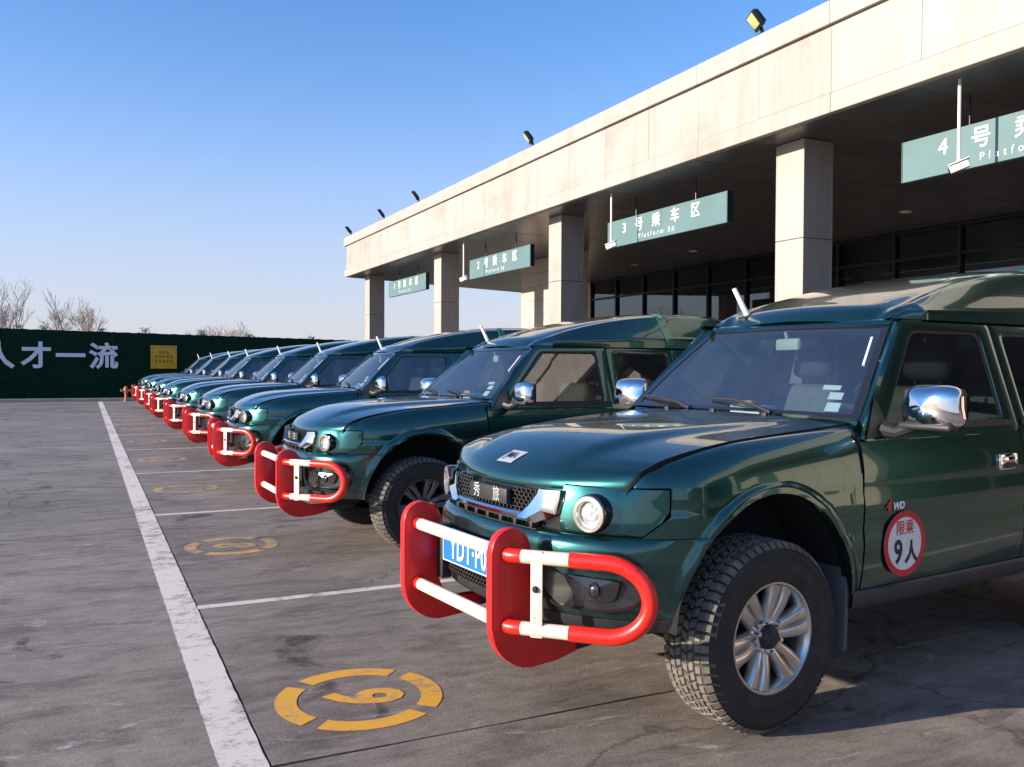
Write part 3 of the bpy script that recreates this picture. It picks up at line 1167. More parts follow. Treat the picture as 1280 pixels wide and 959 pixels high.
def wing(mb, side):
    ZM = .988
    nu, nl = 18, 16
    th = np.linspace(pi, 0, 46)
    xa = [AX + ARX * cos(t) for t in th if AX + ARX * cos(t) > -.300]
    xs_up = list(np.linspace(-.5715, -.456, 22))
    xs_lo = list(np.linspace(-.448, -.305, 16)) + xa + list(np.linspace(AX + ARX + .004, .553, 6))
    up, lo = [], []
    for x in xs_up + xs_lo + list(np.linspace(.57, .70, 6)):
        s = s_of_x(x)
        zt = hgz(x) - .0085 * min(1, max(0, (x + .5715) / .02))
        zb = ZM if x < .555 else 1.118 + (x - .553) * .30
        wd = lambda s_, z_, k_=(hgz(x) - ZSH) / max(zt - ZSH, 1e-3): wing_d(s_, ZSH + (z_ - ZSH) * k_ if z_ > ZSH else z_)
        cl = [P(s, z, d, side) for d, z in column(s, min(zb, zt - .004), zt, wd, nu)]
        cl.append(P(s, zt - .02, wing_d(s, zt) + .004, side))
        up.append(cl)
    mb.grid(up, flip=side > 0)
    for x in xs_lo:
        s = s_of_x(x)
        if x < -.30: zb = .803
        elif x < AX + ARX: zb = max(arch_z(x), .43)
        else: zb = .43
        df = lambda s_, z_, x=x: wing_d(s_, z_) + flare(x, z_)
        cl = [P(s, z, df(s, z), side) for z in np.linspace(zb, ZM, nl)]
        d0 = df(s, zb)
        if -.30 <= x < AX + ARX + .001:   # lip turned in under the arch
            cl = [P(s, zb + .004, d0 + .055, side), P(s, zb - .002, d0 + .004, side)] + cl
        else:
            cl = [P(s, zb, d0 + .03, side), P(s, zb, d0 + .002, side)] + cl
        lo.append(cl)
    mb.grid(lo, flip=side > 0)
    bmesh.ops.remove_doubles(mb.bm, verts=mb.bm.verts[:], dist=.0006)


def bumper_rows(prof, n, returned):
    rows = []
    for z, d in prof:
        s1 = s_of_x(arch_x(min(z, .80)))
        row = []
        for u in np.linspace(0, 1, n):
            s = s1 * u
            x = float(np.interp(s, SS, OUT[:, 0]))
            fade = max(0.0, min(1.0, (-x - .40) / .22))
            base = DSIDE(min(z, .80))
            dd = d * fade + (1 - fade) * (base + (min(max(d, 0), .035) * .8 if returned else d * .5)) + flare(x, z) * (1 - fade * .5)
            row.append((s, z, dd))
        if returned: row += [(s1, z, dd + .004), (s1, z, dd + .055)]
        rows.append([P(s, z, dd, -1) for s, z, dd in reversed(row[1:])] + [P(s, z, dd, 1) for s, z, dd in row])
    return rows


def bumper(mb):
    prof = [(.812, .075), (.808, .03), (.804, .006), (.797, -.012), (.784, -.024), (.765, -.031), (.72, -.032), (.66, -.030), (.60, -.027), (.555, -.022), (.52, -.016), (.506, -.010), (.503, .004)]
    mb.grid(bumper_rows(prof, 56, True))


def bumper_lip(mb):
    mb.grid(bumper_rows([(.505, .004), (.502, -.008), (.47, -.004), (.452, .010), (.446, .05)], 40, False))


def lamp_panel(mb, side):
    """painted panel round the headlamp, wrapping to the side and cut off aslant"""
    y0 = .437
    rows = []
    for z, dd in [(.806, .030), (.810, .012), (.82, .010), (.86, .014), (.90, .019), (.94, .025), (.965, .031), (.980, .036), (.984, .050)]:
        xe = -.455 if z > .885 else -.455 - (.885 - z) * 1.15
        s0, s1 = s_of_y(y0), s_of_x(xe)
        row = [P(s0, z, dd + .05, side)]
        for u in np.linspace(0, 1, 34):
            s = s0 + (s1 - s0) * u
            x = float(np.interp(s, SS, OUT[:, 0]))
            side_t = max(0.0, min(1.0, (x + .60) / .14))
            d = dd * (1 - side_t) + (DSIDE(z) + .0035 + (dd - .036 > 0) * .012) * side_t
            row.append(P(s, z, d, side))
        row.append(P(s1, z, d + .02, side))
        rows.append(row)
    mb.grid(rows, flip=side < 0)
    # triangle of wing left between the slanted lamp edge and the arch
    rows = []
    for z in np.linspace(.803, .984, 10):
        xe = (-.455 if z > .885 else -.455 - (.885 - z) * 1.15) + .005
        s0, s1 = s_of_x(xe), s_of_x(-.446)
        rows.append([P(s0 + (s1 - s0) * u, z, DSIDE(z) + flare(float(np.interp(s0 + (s1 - s0) * u, SS, OUT[:, 0])), z) * 1.0, side) for u in np.linspace(0, 1, 8)])
    return rows


HC = smooth_interp([-.745, -.735, -.700, -.655, -.56, -.46, -.30, 0, .30, .612], [.957, .985, 1.022, 1.052, 1.098, 1.130, 1.160, 1.187, 1.204, 1.214])
_hc = crom([(x, 0, z) for x, z in ((-.745, .957), (-.738, .985), (-.706, 1.022), (-.655, 1.054), (-.56, 1.098), (-.46, 1.130), (-.30, 1.160), (0, 1.187), (.30, 1.204), (.612, 1.214))], 10)
_he = crom([(x, y - .0055, z) for x, y, z in EDGE[:-1]], 10)


def _arc(c, n):
    L = np.concatenate([[0], np.cumsum(np.sqrt((np.diff(c, axis=0) ** 2).sum(1)))])
    u = L[-1] * np.linspace(0, 1, n) ** 1.25
    return np.stack([np.interp(u, L, c[:, k]) for k in range(c.shape[1])], 1)


def hood(mb):
    NU, NV = 56, 60
    C, E = _arc(_hc, NU), _arc(_he, NU)
    rows = []
    for i in range(NU):
        row = []
        for v in np.linspace(-1, 1, NV + 1):
            a = abs(v)
            x = C[i, 0] + (E[i, 0] - C[i, 0]) * a ** 2.2
            y = v * E[i, 1]
            z = C[i, 2] + (E[i, 2] - C[i, 2]) * a ** 2.0
            # raised centre between two creases that splay towards the screen
            wc = (.36 + .20 * (x + .7) / 1.3) / .70
            e = (wc - a) / .045
            z += 0.019 * (1 / (1 + math.exp(-max(-20, min(20, e * 1.8)))) - .5) * max(0, min(1, (x + .70) / .25)) * min(1, max(0, (.60 - x) / .1))
            row.append((float(x), float(y), float(z)))
        rows.append(row)
    fr = [(p[0] + .002, p[1], p[2] - .010) for p in rows[0]]
    fr2 = [(p[0] + .05, p[1] * .98, p[2] - .014) for p in rows[0]]
    bk = [(p[0] + .004, p[1], p[2] - .02) for p in rows[-1]]
    rows = [fr2, fr] + rows + [bk]
    rows = [[(r[0][0], r[0][1] + .001, r[0][2] - .02)] + r + [(r[-1][0], r[-1][1] - .001, r[-1][2] - .02)] for r in rows]
    mb.grid(rows)


def hood_z(x, y):
    return HC(x) - .02 * (abs(y) / .7) ** 2 + .004


def shut_lines():
    """dark strips standing in for the shade inside each panel gap: one pair of edges per strip"""
    out = []
    for side in (-1, 1):
        out.append(([(x, side * (y + .0022), z - .0012) for x, y, z in _he], [(x, side * (y + .0030), z - .020) for x, y, z in _he]))
        for x0, z0, z1 in ((.560, .46, 1.16), (1.800, .46, 1.64), (2.5495, .98, 1.64)):
            out.append(([pside(x0 - .012, z, side, .010) for z in np.linspace(z0, z1, 14)], [pside(x0 + .012, z, side, .010) for z in np.linspace(z0, z1, 14)]))
    return out


def side_panel(mb, x0, x1, zt, side, zb=.50, arch=None, nx=18, nz=18, gap=.004):
    """lower door or quarter skin between x0 and x1 with returned edges"""
    cols = []
    for x in np.linspace(x0 + gap, x1 - gap, nx):
        s = s_of_x(x)
        z0 = zb
        if arch is not None and abs(x - arch) < ARX: z0 = max(zb, arch_z(x, arch))
        fl = (lambda z: flare(x, z, arch)) if arch is not None else (lambda z: 0)
        cl = [P(s, z0, DSIDE(z0) + fl(z0) + .035, side)]
        cl += [P(s, z, DSIDE(z) + fl(z), side) for z in z0 + (zt - z0) * np.linspace(0, 1, nz)]
        cols.append(cl)
    f = [(p[0] + .001, p[1] - side * .018, p[2]) for p in cols[0]]
    e = [(p[0] - .001, p[1] - side * .018, p[2]) for p in cols[-1]]
    mb.grid([f] + cols + [e], flip=side > 0)


def pside(x, z, side, d=0.0):
    return Vector(P(s_of_x(x), z, DSIDE(z) + d, side))


def round_loop(pts, rad, seg=4):
    """polygon with rounded corners, list of 2D points"""
    out = []
    n = len(pts)
    for i in range(n):
        p, a, b_ = Vector(pts[i]), Vector(pts[i - 1]), Vector(pts[(i + 1) % n])
        d1, d2 = (a - p), (b_ - p)
        r = min(rad, d1.length * .4, d2.length * .4)
        p1, p2 = p + d1.normalized() * r, p + d2.normalized() * r
        for k in range(seg + 1):
            t = k / seg
            out.append(tuple((1 - t) ** 2 * p1 + 2 * t * (1 - t) * p + t * t * p2))
    return out


def window_ring(outer, inner, side, mb, glass_mb=None, depth=.016):
    """door frame between two loops with the same corner count, and a pane set back in it"""
    o = round_loop(outer, .03)
    i_ = round_loop(inner, .045)
    c = Vector((sum(p[0] for p in i_) / len(i_), sum(p[1] for p in i_) / len(i_)))
    shrink = [tuple(c + (Vector(p) - c) * .985) for p in i_]
    m_ = [tuple((Vector(a) * .5 + Vector(b2) * .5)) for a, b2 in zip(o, i_)]
    rows = [[pside(x, z, side, .022) for x, z in o], [pside(x, z, side, .001) for x, z in o], [pside(x, z, side, -.004) for x, z in m_],
            [pside(x, z, side, .001) for x, z in i_], [pside(x, z, side, depth) for x, z in shrink]]
    mb.grid(rows, close_v=True, flip=side < 0)
    if glass_mb is not None:
        glass_mb.poly([pside(x, z, side, depth - .002) for x, z in shrink])
    return shrink


FD_O = [(.585, 1.123), (1.797, 1.123), (1.775, 1.660), (1.060, 1.660)]
FD_I = [(.745, 1.178), (1.690, 1.178), (1.680, 1.612), (1.120, 1.612)]
RD_O = [(1.803, 1.123), (2.545, 1.123), (2.52, 1.660), (1.781, 1.660)]
RD_I = [(1.885, 1.178), (2.455, 1.178), (2.44, 1.612), (1.868, 1.612)]
QT_O = [(2.551, 1.123), (3.30, 1.123), (3.16, 1.660), (2.526, 1.660)]
QT_I = [(2.61, 1.190), (3.16, 1.190), (3.06, 1.600), (2.60, 1.600)]


def cap_section(x):
    """high fibreglass roof: half section from gutter to crown"""
    zt = float(np.interp(x, ROOF_X, ROOF_Z))
    k = max(0.02, zt - 1.665)
    led = 1.672 + min(.032 + .036 * max(0, min(1.4, x - 1.1)), k * .55)
    ins = min(1.0, k / .30)
    pts = [(.652, 1.664), (.652, 1.672), (.650, led - .004), (.640, led + .004), (.632 - .03 * ins, led + (zt - led) * .35), (.61 - .06 * ins, led + (zt - led) * .72),
           (.585 - .065 * ins, led + (zt - led) * .90), (.52 - .03 * ins, zt - .012), (.42, zt + .006), (.22, zt + .020), (0, zt + .025)]
    if k < .12:
        pts = [(a * 1.0, min(b2, zt + .025)) for a, b2 in pts]
    return pts


_rx = smooth_interp([1.085, 1.12, 1.17, 1.25, 1.39, 1.6, 1.84, 2.1, 2.42, 2.8, 3.1, 3.3, 3.42, 3.48], [1.650, 1.690, 1.726, 1.754, 1.802, 1.858, 1.908, 1.948, 1.980, 1.992, 1.982, 1.95, 1.88, 1.77])
ROOF_X = np.linspace(1.085, 3.48, 80)
ROOF_Z = np.array([_rx(x) for x in ROOF_X])


def roof_cap(mb):
    rows = []
    xs = list(np.linspace(1.085, 1.30, 16)) + list(np.linspace(1.33, 3.2, 36)) + list(np.linspace(3.23, 3.48, 12))
    for x in xs:
        h_ = crom(cap_section(x), 3)
        bow = lambda y: -0.045 * (1 - (y / .65) ** 2) * max(0, 1 - (x - 1.085) / .25)   # front edge bowed forward
        wid = .88 + .12 * min(1, max(0, (x - 1.085) / .16))
        row = [(x + bow(a), -a * wid, z) for a, z in h_] + [(x + bow(a), a * wid, z) for a, z in reversed(h_[:-1])]
        rows.append(row)
    mb.grid(rows, flip=True)


def text_on_side(x, z, size, body, name, material, parent, side=-1, d=-.004, bold=0.0, sx=1.0, slant=0.0):
    o = pside(x, z, side, d)
    return text_mesh(body, size, name, material, frame(o, (1, 0, 0), (slant, .06, 1)), parent, bold=bold, sx=sx, extrude=.0006)


# ------------------------------------------------------------------ wheel, axis along y, outer face towards -y
def make_wheel(parent, loc, rim_mat, side=-1):
    wl = empty('wheel', loc, 0, parent)
    if side > 0: wl.rotation_euler = (0, 0, pi)
    R, Wd = .378, .245
    b = MB()
    b.lathe([(.212, -.100), (.222, -.118), (.235, -.123), (.262, -.1255), (.267, -.1285), (.272, -.1260), (.30, -.1275), (.322, -.125), (.326, -.1275), (.331, -.123), (.350, -.117), (.3645, -.103), (R - .009, -.088), (R - .006, -.05), (R - .005, 0), (R - .006, .05), (R - .009, .088),
             (.362, .105), (.32, .124), (.26, .123), (.222, .115), (.212, .10)], (0, 0, 0), axis='y', n=72)
    b.build('tyre', M['rubber'], wl, smooth=40)
    b = MB()
    NB = 58
    rnd = random.Random(2)

    def block(a0, a1, y0, y1, r0, r1, skew=0.0, y0r=None):
        v = []
        for r, inset in ((r0, 0), (r1, .0035)):
            for a, y in ((a0, y0), (a1, y0), (a1, y1), (a0, y1)):
                yy = y + (inset if y == y0 else -inset)
                aa = a + skew * (y - y0) / max(1e-6, (y1 - y0)) + (inset / R if a == a0 else -inset / R)
                v.append(b.bm.verts.new((r * cos(aa), yy, r * sin(aa))))
        for f in ((4, 5, 6, 7), (0, 1, 5, 4), (1, 2, 6, 5), (2, 3, 7, 6), (3, 0, 4, 7)):
            b.bm.faces.new([v[k] for k in f])
    da = 2 * pi / NB
    for k in range(NB):
        a = k * da
        block(a + .008, a + da - .011, -.064, -.035, R - .010, R + .0005, .024)
        block(a + da * .5 + .008, a + da * 1.5 - .014, -.031, -.002, R - .010, R + .001, -.024)
        block(a + .008, a + da - .014, .002, .031, R - .010, R + .001, .024)
        block(a + da * .5 + .008, a + da * 1.5 - .014, .035, .064, R - .010, R + .0005, -.024)
    for k in range(NB):
        a = k * da + da * .25
        block(a, a + da - .022, -.101, -.068, R - .018, R - .001, .012)
        block(a, a + da - .022, .068, .100, R - .018, R - .001, .012)
        # shoulder lugs running down the sidewall
        v = []
        for r, y, dy in ((R - .004, -.1015, 0), (.352, -.1215, 0)):
            for aa in (a + .004, a + da - .030):
                v.append(b.bm.verts.new((r * cos(aa), y, r * sin(aa))))
        for r, y in ((R - .012, -.094), (.352, -.112)):
            for aa in (a + .004, a + da - .030):
                v.append(b.bm.verts.new((r * cos(aa), y, r * sin(aa))))
        for f in ((0, 1, 3, 2), (0, 2, 6, 4), (1, 5, 7, 3), (0, 4, 5, 1), (2, 3, 7, 6)):
            b.bm.faces.new([v[q] for q in f])
    b.build('tread', M['tread'], wl, smooth=0, kind='stuff')
    # rim
    b = MB()
    b.lathe([(.222, -.108), (.219, -.116), (.211, -.116), (.206, -.108), (.199, -.095), (.193, -.04), (.190, .09)], (0, 0, 0), axis='y', n=64)
    b.lathe([(0, -.088), (.050, -.088), (.066, -.084), (.080, -.075), (.084, -.05)], (0, 0, 0), axis='y', n=48)
    for k in range(6):
        for tw in (-1, 1):
            a0 = 2 * pi * k / 6 + .2
            rows = []
            for i in range(9):
                t = i / 8
                r = .060 + (.205 - .060) * t
                ac = a0 + tw * (.23 - .085 * t + .012 * sin(pi * t))
                hw = .0175 + .006 * t + .010 * max(0, t - .75) * 3
                yb = -.082 - .026 * t - .006 * sin(pi * t)
                ca, sa = cos(ac), sin(ac)
                c = Vector((ca * r, 0, sa * r))
                tn = Vector((-sa, 0, ca))
                prof = [(-hw - .006, .040), (-hw, .006), (-hw * .72, 0), (0, -.0025), (hw * .72, 0), (hw, .006), (hw + .006, .040)]
                rows.append([c + tn * px + Vector((0, yb + py, 0)) for px, py in prof])
            b.grid(rows, flip=True)
    rim = b.build('rim', rim_mat, wl, smooth=50)
    b = MB()
    b.lathe([(0, -.122), (.028, -.121), (.036, -.114), (.046, -.104), (.052, -.088)], (0, 0, 0), axis='y', n=10)
    b.build('hub_cap', M['black_plastic'], wl, smooth=20)
    for k in range(6):
        b = MB()
        a = 2 * pi * k / 6 + .2 + pi / 6
        b.lathe([(0, -.104), (.009, -.104), (.011, -.099), (.011, -.078)], (.064 * cos(a), 0, .064 * sin(a)), axis='y', n=6)
        b.build('lug_nut', M['chrome'], wl, smooth=20)
    b = MB()
    b.lathe([(.0, .0), (.185, .0), (.19, .05)], (0, 0, 0), axis='y', n=32)
    b.build('brake_drum', M['void'], wl)
    return wl


GR_TOP = .955


def front_pt(y, z, proud=0.0):
    """point on the nose at lateral y"""
    x = float(np.interp(abs(y), OUT[:160, 1], OUT[:160, 0]))
    return Vector((x - proud, y, z))


def make_suv():
    car = empty('suv', (0, 0, 0))
    B = lambda mb, n, mt, par=car, **k: mb.build(n, mt, par, **k)
    # ---- painted shell
    b = MB()
    for side in (-1, 1):
        # A pillars
        lo, hi = [], []
        rows = []
        for t in np.linspace(0, 1, 14):
            e = Vector((.622 + (1.078 - .622) * t, side * (.748 - .172 * t ** 1.1), 1.212 + (1.640 - 1.212) * t + .012 * sin(pi * t)))
            dx = FD_O[0][0] + .02 + (FD_O[3][0] - FD_O[0][0] - .02) * t
            f = pside(dx - .004, 1.150 + (1.656 - 1.150) * t, side, 0)
            mid = (e + f) / 2 + Vector((-.012, side * .012, .006))
            rows.append([e + Vector((.012, -side * .012, -.008)), e, mid, f, f + Vector((.01, -side * .02, 0))])
        b.grid(rows, flip=side < 0)
        # roof rail over the doors
        rows = []
        for x in np.linspace(1.03, 3.16, 26):
            a = pside(x, 1.663, side, 0)
            rows.append([a + Vector((0, -side * .02, -.012)), a, a + Vector((0, -side * .004, .008)), a + Vector((0, -side * .03, .012))])
        b.grid(rows, flip=side > 0)
        # scuttle corner between wing and pillar
        rows = []
        for x in np.linspace(.556, .70, 8):
            s = s_of_x(x)
            rows.append([P(s, z, wing_d(s, z) if z < 1.13 else max(DSIDE(z), .0), side) for z in np.linspace(1.10, 1.16, 4)] + [(x, side * hgy(.69), 1.2)])
        # rear quarter, wrapped to the tail
        side_panel(b, 2.551, 3.22, 1.12, side, .50, BX, nx=22)
        rows = []
        for s in np.linspace(s_of_x(3.22), S_END, 30):
            rows.append([P(s, z, DSIDE(z), side) for z in np.linspace(.45, 1.12, 12)] + [P(s, z, DSIDE(z) * (1 - .35 * min(1, (s - s_of_x(3.22)) / .4)), side) for z in np.linspace(1.18, 1.66, 6)])
        b.grid(rows, flip=side > 0)
    # scuttle below the screen
    b.grid([[(x, y, z) for y in np.linspace(-.74, .74, 24)] for x, z in ((.616, 1.186), (.625, 1.205), (.66, 1.196))])
    # header over the screen
    b.grid([[(x + -.045 * (1 - (y / .62) ** 2), y, z) for y in np.linspace(-.585, .585, 24)] for x, z in ((1.066, 1.640), (1.072, 1.652), (1.10, 1.668), (1.14, 1.668))])
    B(b, 'body', M['paint'])
    for side in (-1, 1):
        b = MB()
        wing(b, side)
        tri = lamp_panel(MB(), side)
        b.grid(tri, flip=side < 0)
        B(b, 'front_wing', M['paint'])
        b = MB()
        lamp_panel(b, side)
        B(b, 'lamp_panel', M['paint'])
    for e0, e1 in shut_lines():
        b = MB()
        b.grid([e0, e1])
        B(b, 'gap_shade', M['void'], smooth=0)  # near-black strip paints in the shade of the open gap
    b = MB()
    hood(b)
    hd = B(b, 'hood', M['paint'])
    b = MB()
    bumper(b)
    bp = B(b, 'bumper', M['paint'])
    b = MB()
    bumper_lip(b)
    B(b, 'bumper_lip', M['black_plastic'])
    b = MB()
    roof_cap(b)
    rc = B(b, 'raised_roof', M['paint'])
    for side in (-1, 1):
        b = MB()
        rows = []
        for x in (2.405, 2.412, 2.478, 2.485):
            h_ = crom(cap_section(x), 3)[4:24]
            o = .004 if x in (2.405, 2.485) else .012
            rows.append([(x + (1.95 - z) * .12, side * (a + o), z + (o if a < .5 else 0)) for a, z in h_])
        b.grid(rows, flip=side > 0)
        B(b, 'roof_band', M['roofband'], rc)
    # ---- doors
    for side in (-1, 1):
        for O, I, x0, x1, fr_ in ((FD_O, FD_I, .560, 1.800, True), (RD_O, RD_I, 1.800, 2.548, False)):
            b = MB()
            side_panel(b, x0, x1, 1.122, side, .50, None if fr_ else BX, nx=26)
            window_ring(O, I, side, b)
            dr = B(b, 'door', M['paint'])
            b = MB()
            sh = round_loop(I, .045)
            c = Vector((sum(p[0] for p in sh) / len(sh), sum(p[1] for p in sh) / len(sh)))
            lp = [tuple(c + (Vector(p) - c) * .987) for p in sh]
            g = [pside(x, z, side, .0135) for x, z in lp]
            cc = pside(c.x, c.y, side, .011)
            for k in range(len(g)): b.poly([g[k], g[(k + 1) % len(g)], cc])
            B(b, 'window', M['sideglass'], dr, smooth=80)
            # rubber run round the glass
            b = MB()
            o2 = [tuple(c + (Vector(p) - c) * 1.004) for p in sh]
            i2 = [tuple(c + (Vector(p) - c) * .945) for p in sh]
            b.grid([[pside(x, z, side, .004) for x, z in o2], [pside(x, z, side, .006) for x, z in lp], [pside(x, z, side, .0120) for x, z in i2]], close_v=True, flip=side < 0)
            # waist strip
            xa, xb = I[0][0] - .06, I[1][0] + .06
            b.grid([[pside(x, 1.185, side, .002) for x in np.linspace(xa, xb, 10)], [pside(x, 1.182, side, -.008) for x in np.linspace(xa, xb, 10)], [pside(x, 1.158, side, -.008) for x in np.linspace(xa, xb, 10)], [pside(x, 1.154, side, .002) for x in np.linspace(xa, xb, 10)]], flip=side > 0)
            B(b, 'window_seal', M['black_plastic'], dr)
            # chrome pull handle in its dish
            hx = x1 - .155
            b = MB()
            mm = frame(pside(hx, .985, side, -.006), (1, 0, 0), (0, .05, 1)).to_3x3()
            p0 = pside(hx, .985, side, -.004)
            b.box(p0, (.155, .078, .018), mm, bevel=.007)
            b.box(p0 + Vector((0, side * .012, .012)), (.115, .030, .014), mm, bevel=.006)
            B(b, 'handle', M['chrome'], dr)
            b = MB()
            b.box(p0 + Vector((0, side * .0085, -.018)), (.115, .026, .006), mm, bevel=.002)
            b.lathe([(0, side * .012), (.009, side * .012), (.010, 0)], tuple(p0 + Vector((.055, 0, -.022))), axis='y', n=12)
            B(b, 'handle_recess', M['ink'], dr)
    # rear side windows
    for side in (-1, 1):
        b = MB()
        window_ring(QT_O, QT_I, side, b)
        qf = B(b, 'quarter_frame', M['paint'])
        b = MB()
        lp = round_loop(QT_I, .045)
        b.poly([pside(x, z, side, .012) for x, z in lp])
        B(b, 'window', M['sideglass'], qf)
    # ---- sills, underbody, wheel housings
    for side in (-1, 1):
        b = MB()
        rows = []
        for x in np.linspace(.50, 2.16, 20):
            s = s_of_x(x)
            rows.append([P(s, z, d, side) for z, d in ((.497, .06), (.496, .018), (.488, .008), (.44, .012), (.415, .03), (.405, .09))])
        b.grid(rows, flip=side < 0)
        B(b, 'sill', M['sill'])
    b = MB()
    b.box((1.65, 0, .47), (3.5, .86, .10), bevel=.02)
    b.box((-.50, 0, .68), (.36, .9, .30), bevel=.02)
    b.box((1.3, 0, .37), (2.6, .5, .10), bevel=.02)
    b.box((.22, 0, .33), (.50, 1.02, .20), bevel=.02)
    b.box((1.5, 0, .36), (1.6, 1.1, .12), bevel=.02)
    for cx in (AX, BX):
        for side in (-1, 1):
            rows = []
            for yy in (.50, .785):
                rows.append([(cx + (ARX + .012) * cos(t), side * yy, AZ + (ARZ + .012) * sin(t)) for t in np.linspace(.14, pi - .10, 30)])
            b.grid(rows)
            b.poly([(cx + (ARX + .012) * cos(t), side * .505, AZ + (ARZ + .012) * sin(t)) for t in np.linspace(.14, pi - .10, 30)])
        b.tube([(cx, -.62, .378), (cx, .62, .378)], .045, 10)
    B(b, 'chassis', M['void'])
    for side in (-1,):
        b = MB()
        b.prism([(.470, .245), (.492, .25), (.51, .66), (.486, .66)], 'y', side * .80 - .0, side * .58, bevel=.004)
        B(b, 'mud_flap', M['flap'])
    # ---- windscreen
    b = MB()
    rows = []
    for t in np.linspace(0, 1, 14):
        row = []
        for v in np.linspace(-1, 1, 22):
            hw = .748 - .172 * t ** 1.1
            x = .622 + (1.078 - .622) * t - .048 * (1 - v * v)
            z = 1.212 + (1.640 - 1.212) * t + .012 * sin(pi * t) + .006 * (1 - v * v)
            row.append((x, hw * v, z))
        rows.append(row)
    b.grid(rows)
    ws = B(b, 'windshield', M['windshield'])
    WS = lambda v, t, off=.0: Vector((.622 + .456 * t - .048 * (1 - v * v) - off * .68, (.748 - .172 * max(t, 0) ** 1.1) * v, 1.212 + .428 * t + .012 * sin(pi * t) + .006 * (1 - v * v) + off * .73))
    b = MB()
    ring_o = [(v, 0) for v in np.linspace(-1, 1, 22)] + [(1, t) for t in np.linspace(.05, .95, 12)] + [(v, 1) for v in np.linspace(1, -1, 22)] + [(-1, t) for t in np.linspace(.95, .05, 12)]
    ring_i = [(v * .945, .035 + t * .925) for v, t in ring_o]
    b.grid([[WS(v, t, .006) for v, t in ring_o], [WS(v, t, .004) for v, t in ring_i]], close_v=True)
    B(b, 'windshield_seal', M['gloss_black'], ws)
    for (v, t, sx, sy) in ((-.80, .10, .070, .055), (-.79, .205, .070, .045), (-.74, .285, .09, .03)):
        b = MB()
        o = WS(v, t, -.004)
        u = (WS(v + .05, t) - WS(v, t)).normalized()
        k = (WS(v, t + .05) - WS(v, t)).normalized()
        b.poly([o - u * sx / 2 - k * sy / 2, o + u * sx / 2 - k * sy / 2, o + u * sx / 2 + k * sy / 2, o - u * sx / 2 + k * sy / 2])
        B(b, 'inspection_paper', M['paper'], ws, smooth=0)
    b = MB()
    q0, q1 = WS(-.90, .52, -.004), WS(-.885, .84, -.004)
    b.tube([q0, q1], .008, 6)
    B(b, 'permit_strip', M['paper'], ws)
    # wipers
    for pv, tip, pt in ((-.42, .06, .055), (.30, .86, .05)):
        b = MB()
        a0 = WS(pv, -.02, .018)
        a1 = WS((pv + tip) / 2 + .05, .05, .03)
        a2 = WS(tip, .075, .022)
        b.tube([a0, a0 + (a1 - a0) * .5 + Vector((0, 0, .012)), a1], [.011, .009, .006], 8)
        b0, b1 = WS(pv + (tip - pv) * .25, .04, .012), WS(tip + (.12 if tip > pv else -.12), .10, .012)
        b.tube([b0, (b0 + b1) / 2 + Vector((-.008, 0, .014)), b1], [.006, .010, .006], 6)
        B(b, 'wiper', M['black_plastic'])
    for v in (-.35, .0, .35):
        b = MB()
        b.box((.50, v * .95, hood_z(.50, v * .95) + .008), (.02, .03, .014), bevel=.004)
        B(b, 'washer_jet', M['black_plastic'])
    # ---- interior
    b = MB()
    b.grid([[(x, y, z) for y in np.linspace(-.70, .70, 10)] for x, z in ((.64, 1.175), (.80, 1.165), (.98, 1.15), (1.04, 1.12), (1.05, .95), (.98, .70))])
    b.box((.98, -.36, 1.16), (.16, .30, .07), bevel=.03)
    dsh = B(b, 'dashboard', M['dash'])
    b = MB()
    b.box((.80, .02, 1.205), (.12, .20, .07), bevel=.006)
    B(b, 'tissue_box', M['tissue'], dsh)
    b = MB()
    b.box((.79, .045, 1.252), (.05, .07, .024), Matrix.Rotation(.3, 3, 'Z'), bevel=.005)
    B(b, 'orange_card', M['tissue_orange'], dsh)
    b = MB()
    mm = Matrix.Rotation(radians(62), 3, 'Y')
    b.bm.verts.ensure_lookup_table()
    b.tube([Vector((1.12, -.37, 1.08)) + mm @ Vector((.19 * cos(t), .19 * sin(t), 0)) for t in np.linspace(0, 2 * pi, 33)], .015, 8, caps=False)
    b.tube([Vector((1.12, -.37, 1.08)) + mm @ Vector((0, -.18, 0)), Vector((1.12, -.37, 1.08)) + mm @ Vector((0, .18, 0))], .022, 8)
    b.tube([(1.13, -.37, 1.08), (1.0, -.37, 1.03)], .04, 8)
    B(b, 'steering_wheel', M['seat_dark'])
    for sx, rows_ in ((1.52, (-.37, .37)), (2.32, (-.40, 0, .40))):
        for sy in rows_:
            b = MB()
            mm = Matrix.Rotation(radians(-14), 3, 'Y').inverted()
            b.box((sx + .10, sy, 1.05), (.15, .46, .58), Matrix.Rotation(radians(12), 3, 'Y'), bevel=.055, seg=3)
            b.box((sx - .18, sy, .78), (.52, .47, .16), bevel=.05, seg=3)
            st = B(b, 'seat', M['seat_grey'])
            b = MB()
            b.box((sx + .185, sy, 1.465), (.10, .27, .19), Matrix.Rotation(radians(12), 3, 'Y'), bevel=.045, seg=3)
            for q in (-.07, .07): b.tube([(sx + .165, sy + q, 1.30), (sx + .18, sy + q, 1.40)], .007, 6)
            B(b, 'headrest', M['seat_dark'], st)
    b = MB()
    b.box((1.9, 0, .70), (2.9, 1.50, .02))
    B(b, 'cabin_floor', M['seat_dark'])
    b = MB()
    b.box((2.05, 0, 1.652), (1.9, 1.18, .012))
    B(b, 'headlining', M['cream'])
    b = MB()
    mm = Matrix.Rotation(radians(-18), 3, 'Z')
    b.box((1.045, 0, 1.555), (.035, .22, .065), mm, bevel=.015)
    b.tube([(1.02, 0, 1.62), (1.04, 0, 1.57)], .010, 8)
    B(b, 'inside_mirror', M['cream'])
